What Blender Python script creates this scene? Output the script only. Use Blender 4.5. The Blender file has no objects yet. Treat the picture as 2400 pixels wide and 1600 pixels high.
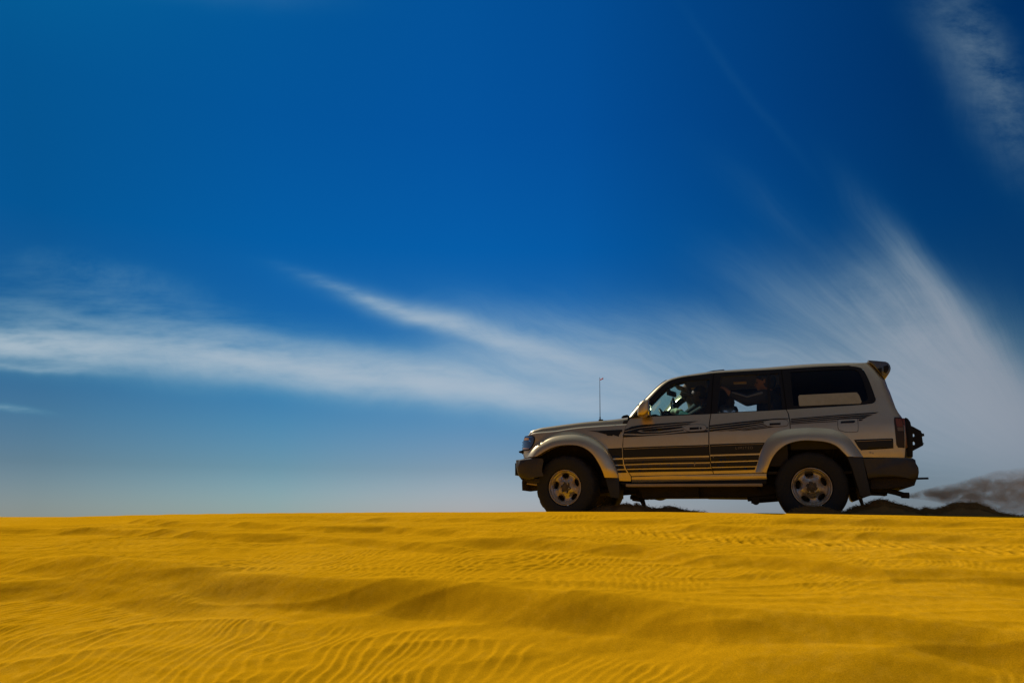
import bpy, bmesh, math, random
import numpy as np
from mathutils import Vector, Matrix, geometry

# ------------------------------------------------------------------ camera, world, sun, exposure
SC = bpy.context.scene
COL = SC.collection
EZ = 1.6                                  # eye height above the sand at the photographer's feet
F, PITCH = 1900.0, math.atan(432 / 1900.0)
cd = bpy.data.cameras.new('camera'); cam = bpy.data.objects.new('camera', cd); COL.objects.link(cam)
cam.location = (0, 0, EZ); cam.rotation_euler = (math.pi / 2 + PITCH, 0, 0)
cd.sensor_width = 36; cd.lens = 36 * F / 2400; cd.clip_start = 0.05; cd.clip_end = 20000
SC.camera = cam
SC.cycles.volume_bounces = 2; SC.cycles.caustics_reflective = False; SC.cycles.caustics_refractive = False
SC.view_settings.view_transform = 'Standard'; SC.view_settings.look = 'None'
SC.view_settings.exposure = 0; SC.view_settings.gamma = 1
SUN_EL, SUN_AZ = math.radians(40), math.radians(-46)        # azimuth measured clockwise from +Y
sd = bpy.data.lights.new('sun', 'SUN'); sun = bpy.data.objects.new('sun', sd); COL.objects.link(sun)
sd.energy = 5.0; sd.angle = math.radians(0.55); sd.color = (1.0, 0.94, 0.84)
sdir = Vector((math.sin(SUN_AZ) * math.cos(SUN_EL), math.cos(SUN_AZ) * math.cos(SUN_EL), math.sin(SUN_EL)))
sun.rotation_euler = (-sdir).to_track_quat('-Z', 'Y').to_euler()
sun.location = (-20, 20, 30)

class NT:
    """small helper for building node trees"""
    def __init__(s, tree): s.t = tree; s.n = tree.nodes; s.l = tree.links
    def node(s, typ, **kw):
        nd = s.n.new(typ)
        for k, v in kw.items(): setattr(nd, k, v)
        return nd
    def put(s, sock, v):
        if hasattr(v, 'is_linked') or hasattr(v, 'default_value'): s.l.new(v, sock)
        elif v is not None: sock.default_value = v
    def m(s, op, a, b=None, c=None, clamp=False):
        nd = s.node('ShaderNodeMath', operation=op, use_clamp=clamp)
        for i, v in enumerate((a, b, c)):
            if v is not None: s.put(nd.inputs[i], v)
        return nd.outputs[0]
    def mix(s, f, a, b, blend='MIX'):
        nd = s.node('ShaderNodeMix', data_type='RGBA', blend_type=blend)
        s.put(nd.inputs[0], f); s.put(nd.inputs[6], a); s.put(nd.inputs[7], b)
        return nd.outputs[2]
    def noise(s, vec, scale, detail=3, rough=.5, dist=0.):
        nd = s.node('ShaderNodeTexNoise')
        if vec is not None: s.put(nd.inputs['Vector'], vec)
        nd.inputs['Scale'].default_value = scale; nd.inputs['Detail'].default_value = detail
        nd.inputs['Roughness'].default_value = rough; nd.inputs['Distortion'].default_value = dist
        return nd.outputs[0]
    def ramp(s, f, stops, interp='LINEAR'):
        nd = s.node('ShaderNodeValToRGB'); nd.color_ramp.interpolation = interp
        e = nd.color_ramp.elements
        while len(e) < len(stops): e.new(0.5)
        for i, (p, c) in enumerate(stops):
            e[i].position = p; e[i].color = (c[0], c[1], c[2], 1) if hasattr(c, '__len__') else (c, c, c, 1)
        s.put(nd.inputs[0], f)
        return nd.outputs[0]
    def xyz(s, x, y, z):
        nd = s.node('ShaderNodeCombineXYZ')
        for i, v in enumerate((x, y, z)): s.put(nd.inputs[i], v)
        return nd.outputs[0]

def ray(u, v):
    """direction (world) seen at photo pixel u, v"""
    a, b = (u - 1200) / F, (v - 800) / F
    cp, sp = math.cos(PITCH), math.sin(PITCH)
    return Vector((a, cp + b * sp, sp - b * cp))

def make_world():
    w = bpy.data.worlds.new('World'); SC.world = w; w.use_nodes = True
    N = NT(w.node_tree); N.n.clear()
    sky = N.node('ShaderNodeTexSky', sky_type='NISHITA', sun_disc=False)
    sky.sun_elevation = SUN_EL; sky.sun_rotation = SUN_AZ; sky.altitude = 0
    sky.air_density = 1.0; sky.dust_density = 1.0; sky.ozone_density = 1.5
    tc = N.node('ShaderNodeTexCoord').outputs['Generated']
    sep = N.node('ShaderNodeSeparateXYZ'); N.put(sep.inputs[0], tc)
    X, Y, Z = sep.outputs
    # deep, contrasty air: a polarised desert sky grows darker and bluer with height
    el = N.m('MAXIMUM', Z, 0.0)
    grade = N.ramp(el, SKY_GRADE)
    ahead = N.m('MULTIPLY', N.m('ADD', Y, .25, clamp=True), 3.0, clamp=True)
    high = N.m('MULTIPLY', N.m('SUBTRACT', 1.0, Z, clamp=True), 5.0, clamp=True)
    ahead = N.m('MULTIPLY', ahead, high)
    grade = N.mix(ahead, (.26, .40, .60, 1), grade)
    base = N.mix(1.0, sky.outputs[0], grade, 'MULTIPLY')
    polar = N.ramp(N.m('ADD', N.m('MULTIPLY', X, .8), .5), POLAR)
    base = N.mix(1.0, base, polar, 'MULTIPLY')
    crn = N.m('MULTIPLY', N.m('MULTIPLY', N.m('SUBTRACT', N.m('MULTIPLY', X, -1.0), .10, clamp=True), 2.4, clamp=True), N.m('MULTIPLY', N.m('SUBTRACT', Z, .30, clamp=True), 3.0, clamp=True))
    base = N.mix(N.m('MULTIPLY', crn, .55), base, N.mix(1.0, base, (.5, .56, .50, 1), 'MULTIPLY'))
    over = N.m('MULTIPLY', N.m('SUBTRACT', Z, .62, clamp=True), 5.0, clamp=True)
    base = N.mix(N.m('MULTIPLY', over, .5), base, (3.6, 4.3, 5.0, 1))  # pale veil added overhead, out of view, to brighten roof edge and fill
    # thin cirrus streaks in the air above the far horizon (heights/azimuths as tangents of direction)
    Ys = N.m('MAXIMUM', Y, 0.05)
    s = N.m('DIVIDE', X, Ys); t = N.m('DIVIDE', Z, Ys)
    front = N.m('MULTIPLY', N.m('SUBTRACT', Y, 0.05, clamp=True), 6.0, clamp=True)
    def st(u, v):
        d = ray(u, v); return d.x / d.y, d.z / d.y
    vp = st(2480, 1140)
    ds = N.m('SUBTRACT', s, vp[0]); dt = N.m('SUBTRACT', t, vp[1])
    ang = N.m('ARCTAN2', dt, N.m('MULTIPLY', ds, -1.0))
    rho = N.m('SQRT', N.m('ADD', N.m('MULTIPLY', ds, ds), N.m('MULTIPLY', dt, dt)))
    warp = N.m('MULTIPLY', N.m('SUBTRACT', N.noise(N.xyz(s, t, 0.0), 4.0, 4), .5), 0.13)
    fib = N.noise(N.xyz(N.m('ADD', N.m('MULTIPLY', ang, 8.0), N.m('MULTIPLY', warp, 14.0)), N.m('MULTIPLY', rho, 2.4), 0.3), 1.7, 6, .62)
    fib2 = N.noise(N.xyz(N.m('ADD', N.m('MULTIPLY', ang, 15.0), N.m('MULTIPLY', warp, 34.0)), N.m('MULTIPLY', rho, 4.0), 1.3), 1.5, 6, .68)
    puff = N.noise(N.xyz(s, N.m('MULTIPLY', t, 1.6), 2.0), 9.0, 6, .65)
    fine = N.noise(N.xyz(N.m('MULTIPLY', s, 3.0), N.m('MULTIPLY', t, 14.0), 5.0), 4.0, 4, .6)
    def blob(pa, pb, w, k, soft=1.0, tex=None, sharp=0.0):
        (s0, t0), (s1, t1) = st(*pa), st(*pb)
        cx, cy = (s0 + s1) / 2, (t0 + t1) / 2; dx, dy = s1 - s0, t1 - t0
        L = math.hypot(dx, dy) / 2; ux, uy = dx / L / 2, dy / L / 2; w = w / F
        a = N.m('ADD', N.m('MULTIPLY', N.m('SUBTRACT', s, cx), ux), N.m('MULTIPLY', N.m('SUBTRACT', t, cy), uy))
        b = N.m('ADD', N.m('MULTIPLY', N.m('SUBTRACT', s, cx), -uy), N.m('MULTIPLY', N.m('SUBTRACT', t, cy), ux))
        b = N.m('ADD', b, N.m('MULTIPLY', warp, 0.35))
        a2 = N.m('POWER', N.m('ABSOLUTE', N.m('DIVIDE', a, L)), 2.6)
        b2 = N.m('POWER', N.m('ABSOLUTE', N.m('DIVIDE', b, w)), 2.0)
        g = N.m('EXPONENT', N.m('MULTIPLY', N.m('ADD', a2, b2), -1.0))
        g = N.m('MULTIPLY', g, k)
        if tex is not None: g = N.m('MULTIPLY', g, tex)
        return g
    near = N.m('MULTIPLY', N.m('SUBTRACT', rho, .04, clamp=True), 4.5, clamp=True)
    def soft(n): return N.m('ADD', N.m('MULTIPLY', N.m('SUBTRACT', n, .5), near), .5)
    fib = soft(fib); fib2 = soft(N.m('ADD', N.m('MULTIPLY', fib2, .7), N.m('MULTIPLY', puff, .3)))
    T1 = N.m('ADD', .52, N.m('MULTIPLY', N.m('SUBTRACT', fib, .30, clamp=True), 2.3))
    T2 = N.m('MULTIPLY', N.m('SUBTRACT', fib2, .22, clamp=True), 3.2)
    TP = N.m('MULTIPLY', N.m('SUBTRACT', puff, .36, clamp=True), 4.0)
    T12 = N.m('MULTIPLY', N.m('ADD', T1, T2), .55)
    TS = N.m('ADD', .55, N.m('MULTIPLY', T2, .5))
    TF = N.m('MULTIPLY', N.m('SUBTRACT', fine, .24, clamp=True), 3.6)
    blobs = [blob(*b[:4], tex={'1': T1, '2': T12, 'S': TS, 'P': TP, 'F': TF}[b[4]]) for b in CLOUDS]
    tot = blobs[0]
    for b in blobs[1:]: tot = N.m('ADD', tot, b)
    haze = N.m('MULTIPLY', N.m('EXPONENT', N.m('MULTIPLY', el, -9.0)), 0.0)
    dens = N.m('SUBTRACT', 1.0, N.m('EXPONENT', N.m('MULTIPLY', tot, -1.3)))
    dens = N.m('MULTIPLY', dens, front)
    side = N.ramp(N.m('ADD', N.m('MULTIPLY', s, .6), .5), [(0, CLOUD_L), (.5, CLOUD_M), (1, CLOUD_R)])
    # thin veils stay blue (they scatter the light behind them), only thick ones turn white
    d3 = N.xyz(N.m('POWER', dens, 1.4), N.m('POWER', dens, 1.06), dens)
    va = N.node('ShaderNodeVectorMath', operation='SUBTRACT'); N.put(va.inputs[0], side); N.put(va.inputs[1], base)
    vb = N.node('ShaderNodeVectorMath', operation='MULTIPLY'); N.put(vb.inputs[0], va.outputs[0]); N.put(vb.inputs[1], d3)
    vc = N.node('ShaderNodeVectorMath', operation='ADD'); N.put(vc.inputs[0], vb.outputs[0]); N.put(vc.inputs[1], base)
    col = vc.outputs[0]
    w.cycles.sampling_method = 'MANUAL'; w.cycles.sample_map_resolution = 512
    bg = N.node('ShaderNodeBackground'); N.put(bg.inputs[0], col); bg.inputs[1].default_value = 0.1
    out = N.node('ShaderNodeOutputWorld'); N.l.new(bg.outputs[0], out.inputs[0])
SKY_GRADE = [(0, (.66, .72, .98)), (.016, (.58, .64, .90)), (.067, (.33, .44, .63)), (.12, (.2, .40, .62)), (.18, (.085, .33, .59)),
             (.25, (.03, .27, .60)), (.33, (.006, .255, .62)), (.46, (.004, .235, .61)), (.6, (.004, .25, .62)), (1, (.1, .35, .62))]
POLAR = [(0, (.34, .40, .46)), (.1, (.36, .47, .51)), (.28, (.54, .76, .79)), (.46, .98), (.56, 1.02), (.72, .80), (.85, .58), (1, .5)]
CLOUD_L, CLOUD_M, CLOUD_R = (4.3, 5.2, 5.9), (3.9, 4.8, 5.8), (2.4, 2.6, 3.1)
CLOUDS = [  # from, to (photo pixels -> sky directions), half width, density, texture
    ((-260, 785), (290, 836), 30, 1.0, 'F'), ((-200, 858), (220, 874), 9, .35, 'F'), ((-300, 800), (800, 872), 46, .42, '2'),
    ((240, 800), (1500, 985), 40, .50, '2'), ((330, 805), (1450, 955), 34, .60, 'F'), ((700, 820), (1600, 975), 40, .55, '2'),
    ((-200, 710), (900, 850), 50, .14, 'F'), ((0, 640), (640, 790), 46, .09, 'F'), ((-60, 712), (420, 790), 16, .12, '2'), ((300, 742), (900, 830), 16, .16, '2'), ((500, 830), (1200, 925), 14, .25, '2'), ((740, 662), (1150, 798), 13, .30, 'F'), ((860, 704), (1520, 896), 28, .60, '2'), ((880, 712), (1500, 890), 22, .35, 'F'),
    ((1080, 825), (1600, 935), 26, .6, 'S'), ((1100, 760), (2000, 980), 72, .40, '2'), ((1300, 780), (2300, 1010), 76, .34, '2'),
    ((1000, 880), (2200, 1060), 80, .34, 'S'), ((1550, 750), (2400, 1010), 60, .34, '2'), ((1780, 680), (2450, 1000), 90, .40, '1'),
    ((2000, 680), (2400, 960), 90, .42, 'P'), ((2020, 690), (2420, 1000), 100, .30, '1'), ((2110, 560), (2350, 900), 40, .60, '2'), ((2040, 600), (2380, 960), 60, .30, '2'), ((2120, 760), (2480, 1100), 150, .65, 'S'), ((1850, 860), (2600, 1060), 130, .55, 'S'), ((1750, 980), (2600, 1120), 100, .40, 'S'),
    ((1600, 20), (1900, 400), 16, .02, 'S'), ((1700, 400), (2150, 800), 50, .04, '2'), ((1980, 420), (2250, 800), 40, .07, '2'),
    ((2190, -60), (2400, 320), 84, .24, 'P'), ((2290, 60), (2400, 400), 50, .14, 'P'), ((2150, 0), (2380, 420), 60, .10, '2'), ((180, -60), (760, -10), 50, .07, 'S'),
    ((-60, 958), (100, 962), 6, .30, 'F'), ((60, 600), (480, 700), 40, .12, 'P'),
    ((900, 1160), (2500, 1190), 50, .25, 'S')]

# ------------------------------------------------------------------ helpers
def V(*a): return Vector(a)
def tag(o, label=None, cat=None, group=None, kind=None):
    if label: o['label'] = label
    if cat: o['category'] = cat
    if group: o['group'] = group
    if kind: o['kind'] = kind
    return o
def mesh_obj(name, verts, faces, mat, parent=None, smooth=True, angle=None):
    me = bpy.data.meshes.new(name); me.from_pydata([tuple(v) for v in verts], [], [tuple(f) for f in faces]); me.update()
    if smooth: me.polygons.foreach_set('use_smooth', [True] * len(me.polygons))
    if angle is not None: me.set_sharp_from_angle(angle=math.radians(angle))
    if mat is not None: me.materials.append(mat)
    o = bpy.data.objects.new(name, me); COL.objects.link(o)
    if parent is not None: o.parent = parent
    return o
def bm_obj(name, bm, mat, parent=None, smooth=True, angle=35):
    bmesh.ops.recalc_face_normals(bm, faces=bm.faces)
    me = bpy.data.meshes.new(name); bm.to_mesh(me); bm.free()
    if smooth: me.polygons.foreach_set('use_smooth', [True] * len(me.polygons)); me.set_sharp_from_angle(angle=math.radians(angle))
    if mat is not None: me.materials.append(mat)
    o = bpy.data.objects.new(name, me); COL.objects.link(o)
    if parent is not None: o.parent = parent
    return o
def empty(name, parent=None, loc=(0, 0, 0), rot=(0, 0, 0)):
    o = bpy.data.objects.new(name, None); COL.objects.link(o); o.parent = parent
    o.location = loc; o.rotation_euler = rot; o.empty_display_size = .2
    return o
MATS = {}
def mat(name, base, rough=.5, metal=0., coat=0., spec=.5, **kw):
    m = bpy.data.materials.new(name); m.use_nodes = True; N = NT(m.node_tree)
    b = N.n['Principled BSDF']
    b.inputs['Base Color'].default_value = (*base, 1); b.inputs['Roughness'].default_value = rough
    b.inputs['Metallic'].default_value = metal; b.inputs['Coat Weight'].default_value = coat
    b.inputs['Coat Roughness'].default_value = .06; b.inputs['Specular IOR Level'].default_value = spec
    for k, v in kw.items(): b.inputs[k].default_value = v
    MATS[name] = m
    return m, N, b
def ocoord(N): return N.node('ShaderNodeTexCoord').outputs['Object']
def dusty(name, base, dust=(.30, .19, .06), amount=.35, rough=.5, drough=.85, metal=0., coat=0., scale=6., bump=0., spec=.5):
    """base material with a blotchy film of sand on it"""
    m, N, b = mat(name, base, rough, metal, coat, spec)
    co = ocoord(N)
    n1 = N.noise(co, scale, 6, .65); n2 = N.noise(co, scale * 7, 4, .6)
    f = N.m('MULTIPLY', N.m('ADD', N.m('MULTIPLY', N.m('SUBTRACT', n1, .35, clamp=True), 2.2), N.m('MULTIPLY', n2, .35)), amount, clamp=True)
    N.put(b.inputs['Base Color'], N.mix(f, (*base, 1), (*dust, 1)))
    N.put(b.inputs['Roughness'], N.m('ADD', rough, N.m('MULTIPLY', f, drough - rough)))
    if metal: N.put(b.inputs['Metallic'], N.m('MULTIPLY', N.m('SUBTRACT', 1.0, f), metal))
    if coat: N.put(b.inputs['Coat Weight'], N.m('MULTIPLY', N.m('SUBTRACT', 1.0, f), coat))
    if bump:
        bp = N.node('ShaderNodeBump'); bp.inputs['Strength'].default_value = bump; bp.inputs['Distance'].default_value = .01
        N.put(bp.inputs['Height'], n2); N.l.new(bp.outputs[0], b.inputs['Normal'])
    return m

# ------------------------------------------------------------------ sand
def hash2(ix, iy, seed):
    h = (ix.astype(np.int64) * 374761393 + iy.astype(np.int64) * 668265263 + seed * 1442695041) & 0x7fffffff
    h = ((h ^ (h >> 13)) * 1274126177) & 0x7fffffff
    h = h ^ (h >> 16)
    return (h & 0xffffff) / float(0xffffff)
def pnoise(x, y, seed=0):
    ix, iy = np.floor(x), np.floor(y); fx, fy = x - ix, y - iy
    ix = ix.astype(np.int64); iy = iy.astype(np.int64)
    u = fx * fx * fx * (fx * (fx * 6 - 15) + 10); v = fy * fy * fy * (fy * (fy * 6 - 15) + 10)
    def g(a, b, dx, dy):
        t = hash2(a, b, seed) * 2 * np.pi
        return np.cos(t) * dx + np.sin(t) * dy
    n00 = g(ix, iy, fx, fy); n10 = g(ix + 1, iy, fx - 1, fy); n01 = g(ix, iy + 1, fx, fy - 1); n11 = g(ix + 1, iy + 1, fx - 1, fy - 1)
    return ((n00 * (1 - u) + n10 * u) * (1 - v) + (n01 * (1 - u) + n11 * u) * v) * 1.5
def fbm(x, y, seed=0, octv=4, gain=.5, lac=2.03):
    s = 0; a = 1.
    for i in range(octv):
        s = s + a * pnoise(x, y, seed + i * 17); x = x * lac + 3.1; y = y * lac + 7.7; a *= gain
    return s
def sstep(a, b, x):
    t = np.clip((x - a) / (b - a), 0, 1); return t * t * (3 - 2 * t)

CAR_T = V(3.63412, 10.05970, .03241); CAR_YAW, CAR_PITCH = math.radians(18.43488), math.radians(.74623)
CREST_PX = [(-900, 1262), (-300, 1228), (0, 1215.5), (200, 1209), (398, 1204.5), (612, 1201.6), (900, 1200), (1200, 1199.4), (1281, 1198.4), (1500, 1199), (1660, 1200.5),
            (1832, 1202.6), (1996, 1205.3), (2220, 1209), (2400, 1210.5), (2700, 1214), (3200, 1222)]
_cr = [(ray(u, v).x / ray(u, v).y, ray(u, v).z / ray(u, v).y) for u, v in CREST_PX]
_cs = np.array([a for a, b in _cr]); _ce = np.array([b for a, b in _cr])
def crest_d(X): return np.clip(9.30 - .25 * X, 7.9, 10.6)
def crest_z(X):
    D = crest_d(X); return np.interp(X / D, _cs, _ce) * D
def car_plane(X, Y):
    c, s = math.cos(CAR_YAW), math.sin(CAR_YAW)
    lx = (X - CAR_T.x) * c - (Y - CAR_T.y) * s
    return CAR_T.z - lx * math.tan(CAR_PITCH)
def base_z(X, Y):
    Dc = crest_d(X); zc = crest_z(X); t = Dc - Y
    tn = np.clip(t, 0, None)
    g = .135 * tn + .0145 * tn * tn
    g = np.where(tn > 6.3, .135 * 6.3 + .0145 * 6.3 ** 2 + .12 * (1 - np.exp(-(tn - 6.3) / .5)), g)
    near = zc - g
    f = np.clip(-t, 0, None)
    ground = car_plane(np.clip(X, -3, 9), np.clip(Y, 8, 13)) 
    far = zc + (ground - zc) * sstep(0, .5, f)
    drop = np.clip(f - 3.2 - .0 * X, 0, None)
    far = far - 2.8 * (1 - np.exp(-drop * drop / 30.)) - .0
    return np.where(t > 0, near, far)
def ground_hit(u, v, h=0.):
    """where the sight line of a photo pixel meets the smooth slope (plan position)"""
    d = ray(u, v); s, e = d.x / d.y, d.z / d.y
    D = np.linspace(2.2, 10.4, 2400); z = base_z(s * D, D) + h
    k = np.argmax(z > e * D); D = D[k] if k else 9.
    return s * D, D
# swells: photo polyline of each crest, height, reach of the far (gentle) and near (steep) side, [ends]
SWELLS = [
    ([(-300, 1300), (0, 1316), (150, 1322), (300, 1334), (450, 1344), (600, 1357), (700, 1366), (900, 1372), (1050, 1376), (1200, 1392), (1330, 1402), (1455, 1409), (1560, 1422), (1659, 1437), (1780, 1443), (1863, 1446), (2067, 1456), (2250, 1468), (2400, 1480), (2900, 1520)], .075, .80, .20),
    ([(1000, 1266), (1200, 1268), (1350, 1273), (1500, 1282), (1600, 1298), (1660, 1304), (1750, 1302), (1863, 1312), (1960, 1324), (2067, 1338), (2200, 1336), (2400, 1344), (2800, 1350)], .040, .45, .12),
    ([(-300, 1228), (0, 1236), (250, 1241), (400, 1245), (560, 1254), (700, 1256), (800, 1262), (1000, 1278), (1150, 1288)], .034, .5, .10),
    ([(250, 1218), (420, 1227), (600, 1232), (765, 1244), (900, 1240), (1050, 1248), (1200, 1264), (1320, 1268)], .030, .4, .10),
    ([(600, 1212), (900, 1214), (1200, 1216), (1400, 1219), (1600, 1222), (1800, 1226)], .018, .4, .10),
    ([(1700, 1214), (1900, 1216), (2100, 1220), (2300, 1224), (2600, 1230)], .030, .35, .10),
    ([(1500, 1226), (1800, 1240), (2000, 1252), (2150, 1254), (2400, 1262), (2700, 1270)], .026, .35, .10),
    ([(2000, 1300), (2150, 1305), (2400, 1315), (2700, 1325)], .02, .35, .10),
    ([(-200, 1380), (0, 1366), (100, 1360), (180, 1358), (280, 1368), (380, 1380), (520, 1390)], .055, .55, .17),
    ([(60, 1322), (130, 1314), (200, 1326)], .03, .3, .12),
    ([(350, 1400), (480, 1386), (640, 1388), (800, 1400), (1000, 1408), (1200, 1432), (1430, 1468), (1700, 1500), (2000, 1530), (2400, 1545)], .022, .4, .3),
    ([(1500, 1570), (1700, 1545), (1900, 1545), (2100, 1550), (2400, 1580)], .035, .3, .2),
]
def make_sand():
    def axis(lo, hi, fine, out, n):
        a = np.arange(lo, hi + 1e-9, fine); k = np.arange(1, n + 1); r = (out / fine / n) ** (1.0 / n)
        g = fine * np.cumsum(1.14 ** k); g = g * 1.0
        return np.concatenate([lo - g[::-1], a, hi + g])
    xs = axis(-5.6, 5.9, .0105, 4000, 84); ys = axis(3.1, 9.4, .0125, 4000, 84)
    X, Y = np.meshgrid(xs, ys)
    Z = base_z(X, Y)
    zone = sstep(2.0, 3.0, Y) * (1 - sstep(9.3, 10.2, Y)) * (1 - sstep(6.5, 9, np.abs(X)))
    face = np.zeros_like(X)
    for poly, h, wf, wn in SWELLS:
        h *= 1.6; P = np.array([ground_hit(u, v, h) for u, v in poly]); o = np.argsort(P[:, 0]); P = P[o]
        D = np.interp(X, P[:, 0], P[:, 1]) + .018 * fbm(X * 1.3, X * 0 + h * 99, 5, 3)
        ends = sstep(P[0, 0] - .05, P[0, 0] + .6, X) * (1 - sstep(P[-1, 0] - .6, P[-1, 0] + .05, X))
        t = Y - D; hv = h * (1 + .16 * pnoise(X * .6, X * 0 + h * 70, 12)); wv = wn * (1.45 + .3 * pnoise(X * .8, X * 0 + h * 40, 8))
        p = np.clip(-t / wv, 0, 1)
        prof = np.where(t > 0, np.exp(-(np.abs(t) / wf) ** 1.4), 1 - .45 * p - .55 * p * p * (3 - 2 * p))
        k = np.clip((crest_d(X) - Y) * 1.2, .0, 1)
        Z += hv * prof * ends * zone * k
        face = np.maximum(face, ends * sstep(.10, .0, t) * sstep(-1.25 * wv, -.9 * wv, t))
    # long low undulations lying across the slope, sharper on the near side
    cre = np.clip((crest_d(X) - Y) / .5, 0.10, 1)
    wob = .25 * fbm(X * .5, Y * .5, 14, 2)
    e1 = pnoise(X * .38 + 3, (Y + wob) * 2.3, 3) + .5 * pnoise(X * .7 + 8, (Y + wob) * 4.7, 4)
    Z += zone * cre * (.016 * (1 - np.abs(e1)) ** 2 + .010 * fbm(X * 1.0, Y * 2.4, 6, 3))
    e2 = pnoise(X * .5 + 31, (Y + wob) * 6.5, 7)
    Z += zone * cre * .005 * sstep(5.6, 7.2, Y) * (1 - np.abs(e2)) ** 3
    # wind ripples, in patches
    wx = .16 * fbm(X * .75, Y * .75, 21, 3); wy = .16 * fbm(X * .75 + 9, Y * .75, 31, 3)
    patch = .5 + .5 * np.clip(fbm(X * 1.6 + 5, Y * 1.6, 66, 3) * 1.8, -1, 1)
    calm = 1 - .88 * face
    def ripples(dirn, lam, warp, seed):
        ph = X * math.cos(dirn) - Y * math.sin(dirn) + warp * (wx + .5 * wy)
        q = 2 * np.pi * ph / lam + 2.1 * fbm(X * 2.3, Y * 2.0, seed, 4)
        return .5 + .5 * np.sin(q + .55 * np.sin(q))
    z1 = sstep(5.75, 5.2, Y + .12 * X) * sstep(2.1, .7, X + .4 * (Y - 4))
    z2 = sstep(5.45, 5.8, Y) * sstep(7.6, 6.9, Y) * sstep(-2.9, -1.9, X) * sstep(2.0, .5, X)
    z3 = sstep(5.6, 6.2, Y) * sstep(8.6, 7.6, Y) * sstep(-1.6, -2.6, X)
    z4 = sstep(.8, 2.0, X) * sstep(5.0, 5.5, Y) * sstep(7.2, 6.6, Y)
    Z += zone * cre * calm * .0085 * z1 * (.35 + .65 * patch) * ripples(.50, .080, 1.25, 51) ** 1.3
    Z += zone * cre * calm * .0062 * z2 * (.35 + .65 * patch) * ripples(.42, .074, 1.2, 53)
    Z += zone * cre * calm * .0072 * z3 * (.3 + .7 * patch) * ripples(.85, .066, 1.0, 55)
    Z += zone * cre * calm * .0070 * z4 * (.2 + .8 * patch) * fbm(X * 6, Y * 4.2, 57, 3)
    z5 = np.clip(1 - z1 - z2 - z3 - z4, 0, 1)
    z6 = sstep(1.0, 2.0, X + .4 * (Y - 4)) * sstep(5.2, 4.8, Y)
    Z += zone * cre * calm * .0042 * z6 * patch * ripples(.30, .085, 1.4, 58)
    Z += zone * cre * calm * .0038 * z5 * patch * fbm(X * 4 + 2, Y * 9, 59, 3)
    Z += zone * cre * calm * .0030 * sstep(5.2, 5.8, Y) * (.25 + .75 * patch) * ripples(.60, .052, 1.1, 62)
    Z += zone * cre * .0016 * fbm(X * 11, Y * 13, 91, 3)
    # old tyre tread crossing the slope on the right
    P = np.array([ground_hit(u, v) for u, v in [(1240, 1238), (1500, 1250), (1680, 1270), (1900, 1281), (2100, 1288), (2300, 1302), (2500, 1314)]])
    for off in (0., .17):
        D = np.interp(X, P[:, 0], P[:, 1]) + off
        t = (Y - D) / .055
        Z -= zone * sstep(.2, 1.2, X) * (.016 if off == 0 else .008) * np.exp(-t * t) * (.5 + .5 * np.sin(2 * np.pi * X / .092 + pnoise(X * 3, X * 0, 5)))
    # far dunes
    R = np.hypot(X, Y); Z += sstep(40, 400, R) * (1.2 * fbm(X / 90, Y / 140, 101, 3) - 1.0)
    ny, nx = X.shape
    co = np.stack([X, Y, Z + EZ], -1).reshape(-1, 3).astype(np.float32)
    i = np.arange(nx * ny).reshape(ny, nx)
    q = np.stack([i[:-1, :-1], i[:-1, 1:], i[1:, 1:], i[1:, :-1]], -1).reshape(-1, 4).astype(np.int32)
    me = bpy.data.meshes.new('sand_ground'); me.vertices.add(len(co)); me.vertices.foreach_set('co', co.ravel())
    me.loops.add(q.size); me.loops.foreach_set('vertex_index', q.ravel())
    me.polygons.add(len(q)); me.polygons.foreach_set('loop_start', np.arange(0, q.size, 4, dtype=np.int32))
    me.polygons.foreach_set('loop_total', np.full(len(q), 4, np.int32)); me.update()
    me.polygons.foreach_set('use_smooth', np.ones(len(q), bool))
    m, N, b = mat('sand', SAND, 1.0, spec=0)
    co_ = ocoord(N)
    big = N.noise(co_, .45, 4, .6); mid = N.noise(co_, 14, 4, .6); gr = N.noise(co_, 420, 2, .7); gr2 = N.noise(co_, 130, 3, .7)
    f = N.m('ADD', N.m('MULTIPLY', big, .5), N.m('MULTIPLY', mid, .5))
    c = N.ramp(f, [(.3, tuple(x * .90 for x in SAND)), (.5, SAND), (.7, (SAND[0] * 1.08, SAND[1] * 1.12, SAND[2] * 3))])
    sp = N.ramp(N.m('ADD', N.m('MULTIPLY', gr, .6), N.m('MULTIPLY', gr2, .4)), [(.30, .52), (.5, 1.0), (.72, 1.45)])
    N.put(b.inputs['Base Color'], N.mix(1.0, c, sp, 'MULTIPLY'))
    bp = N.node('ShaderNodeBump'); bp.inputs['Strength'].default_value = .5; bp.inputs['Distance'].default_value = .004
    N.put(bp.inputs['Height'], N.m('ADD', gr2, gr)); N.l.new(bp.outputs[0], b.inputs['Normal'])
    me.materials.append(m)
    o = bpy.data.objects.new('sand_ground', me); COL.objects.link(o)
    tag(o, 'rippled golden desert sand rising to a crest', 'sand', kind='structure')
    return o
SAND = (.54, .262, .004)

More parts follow.
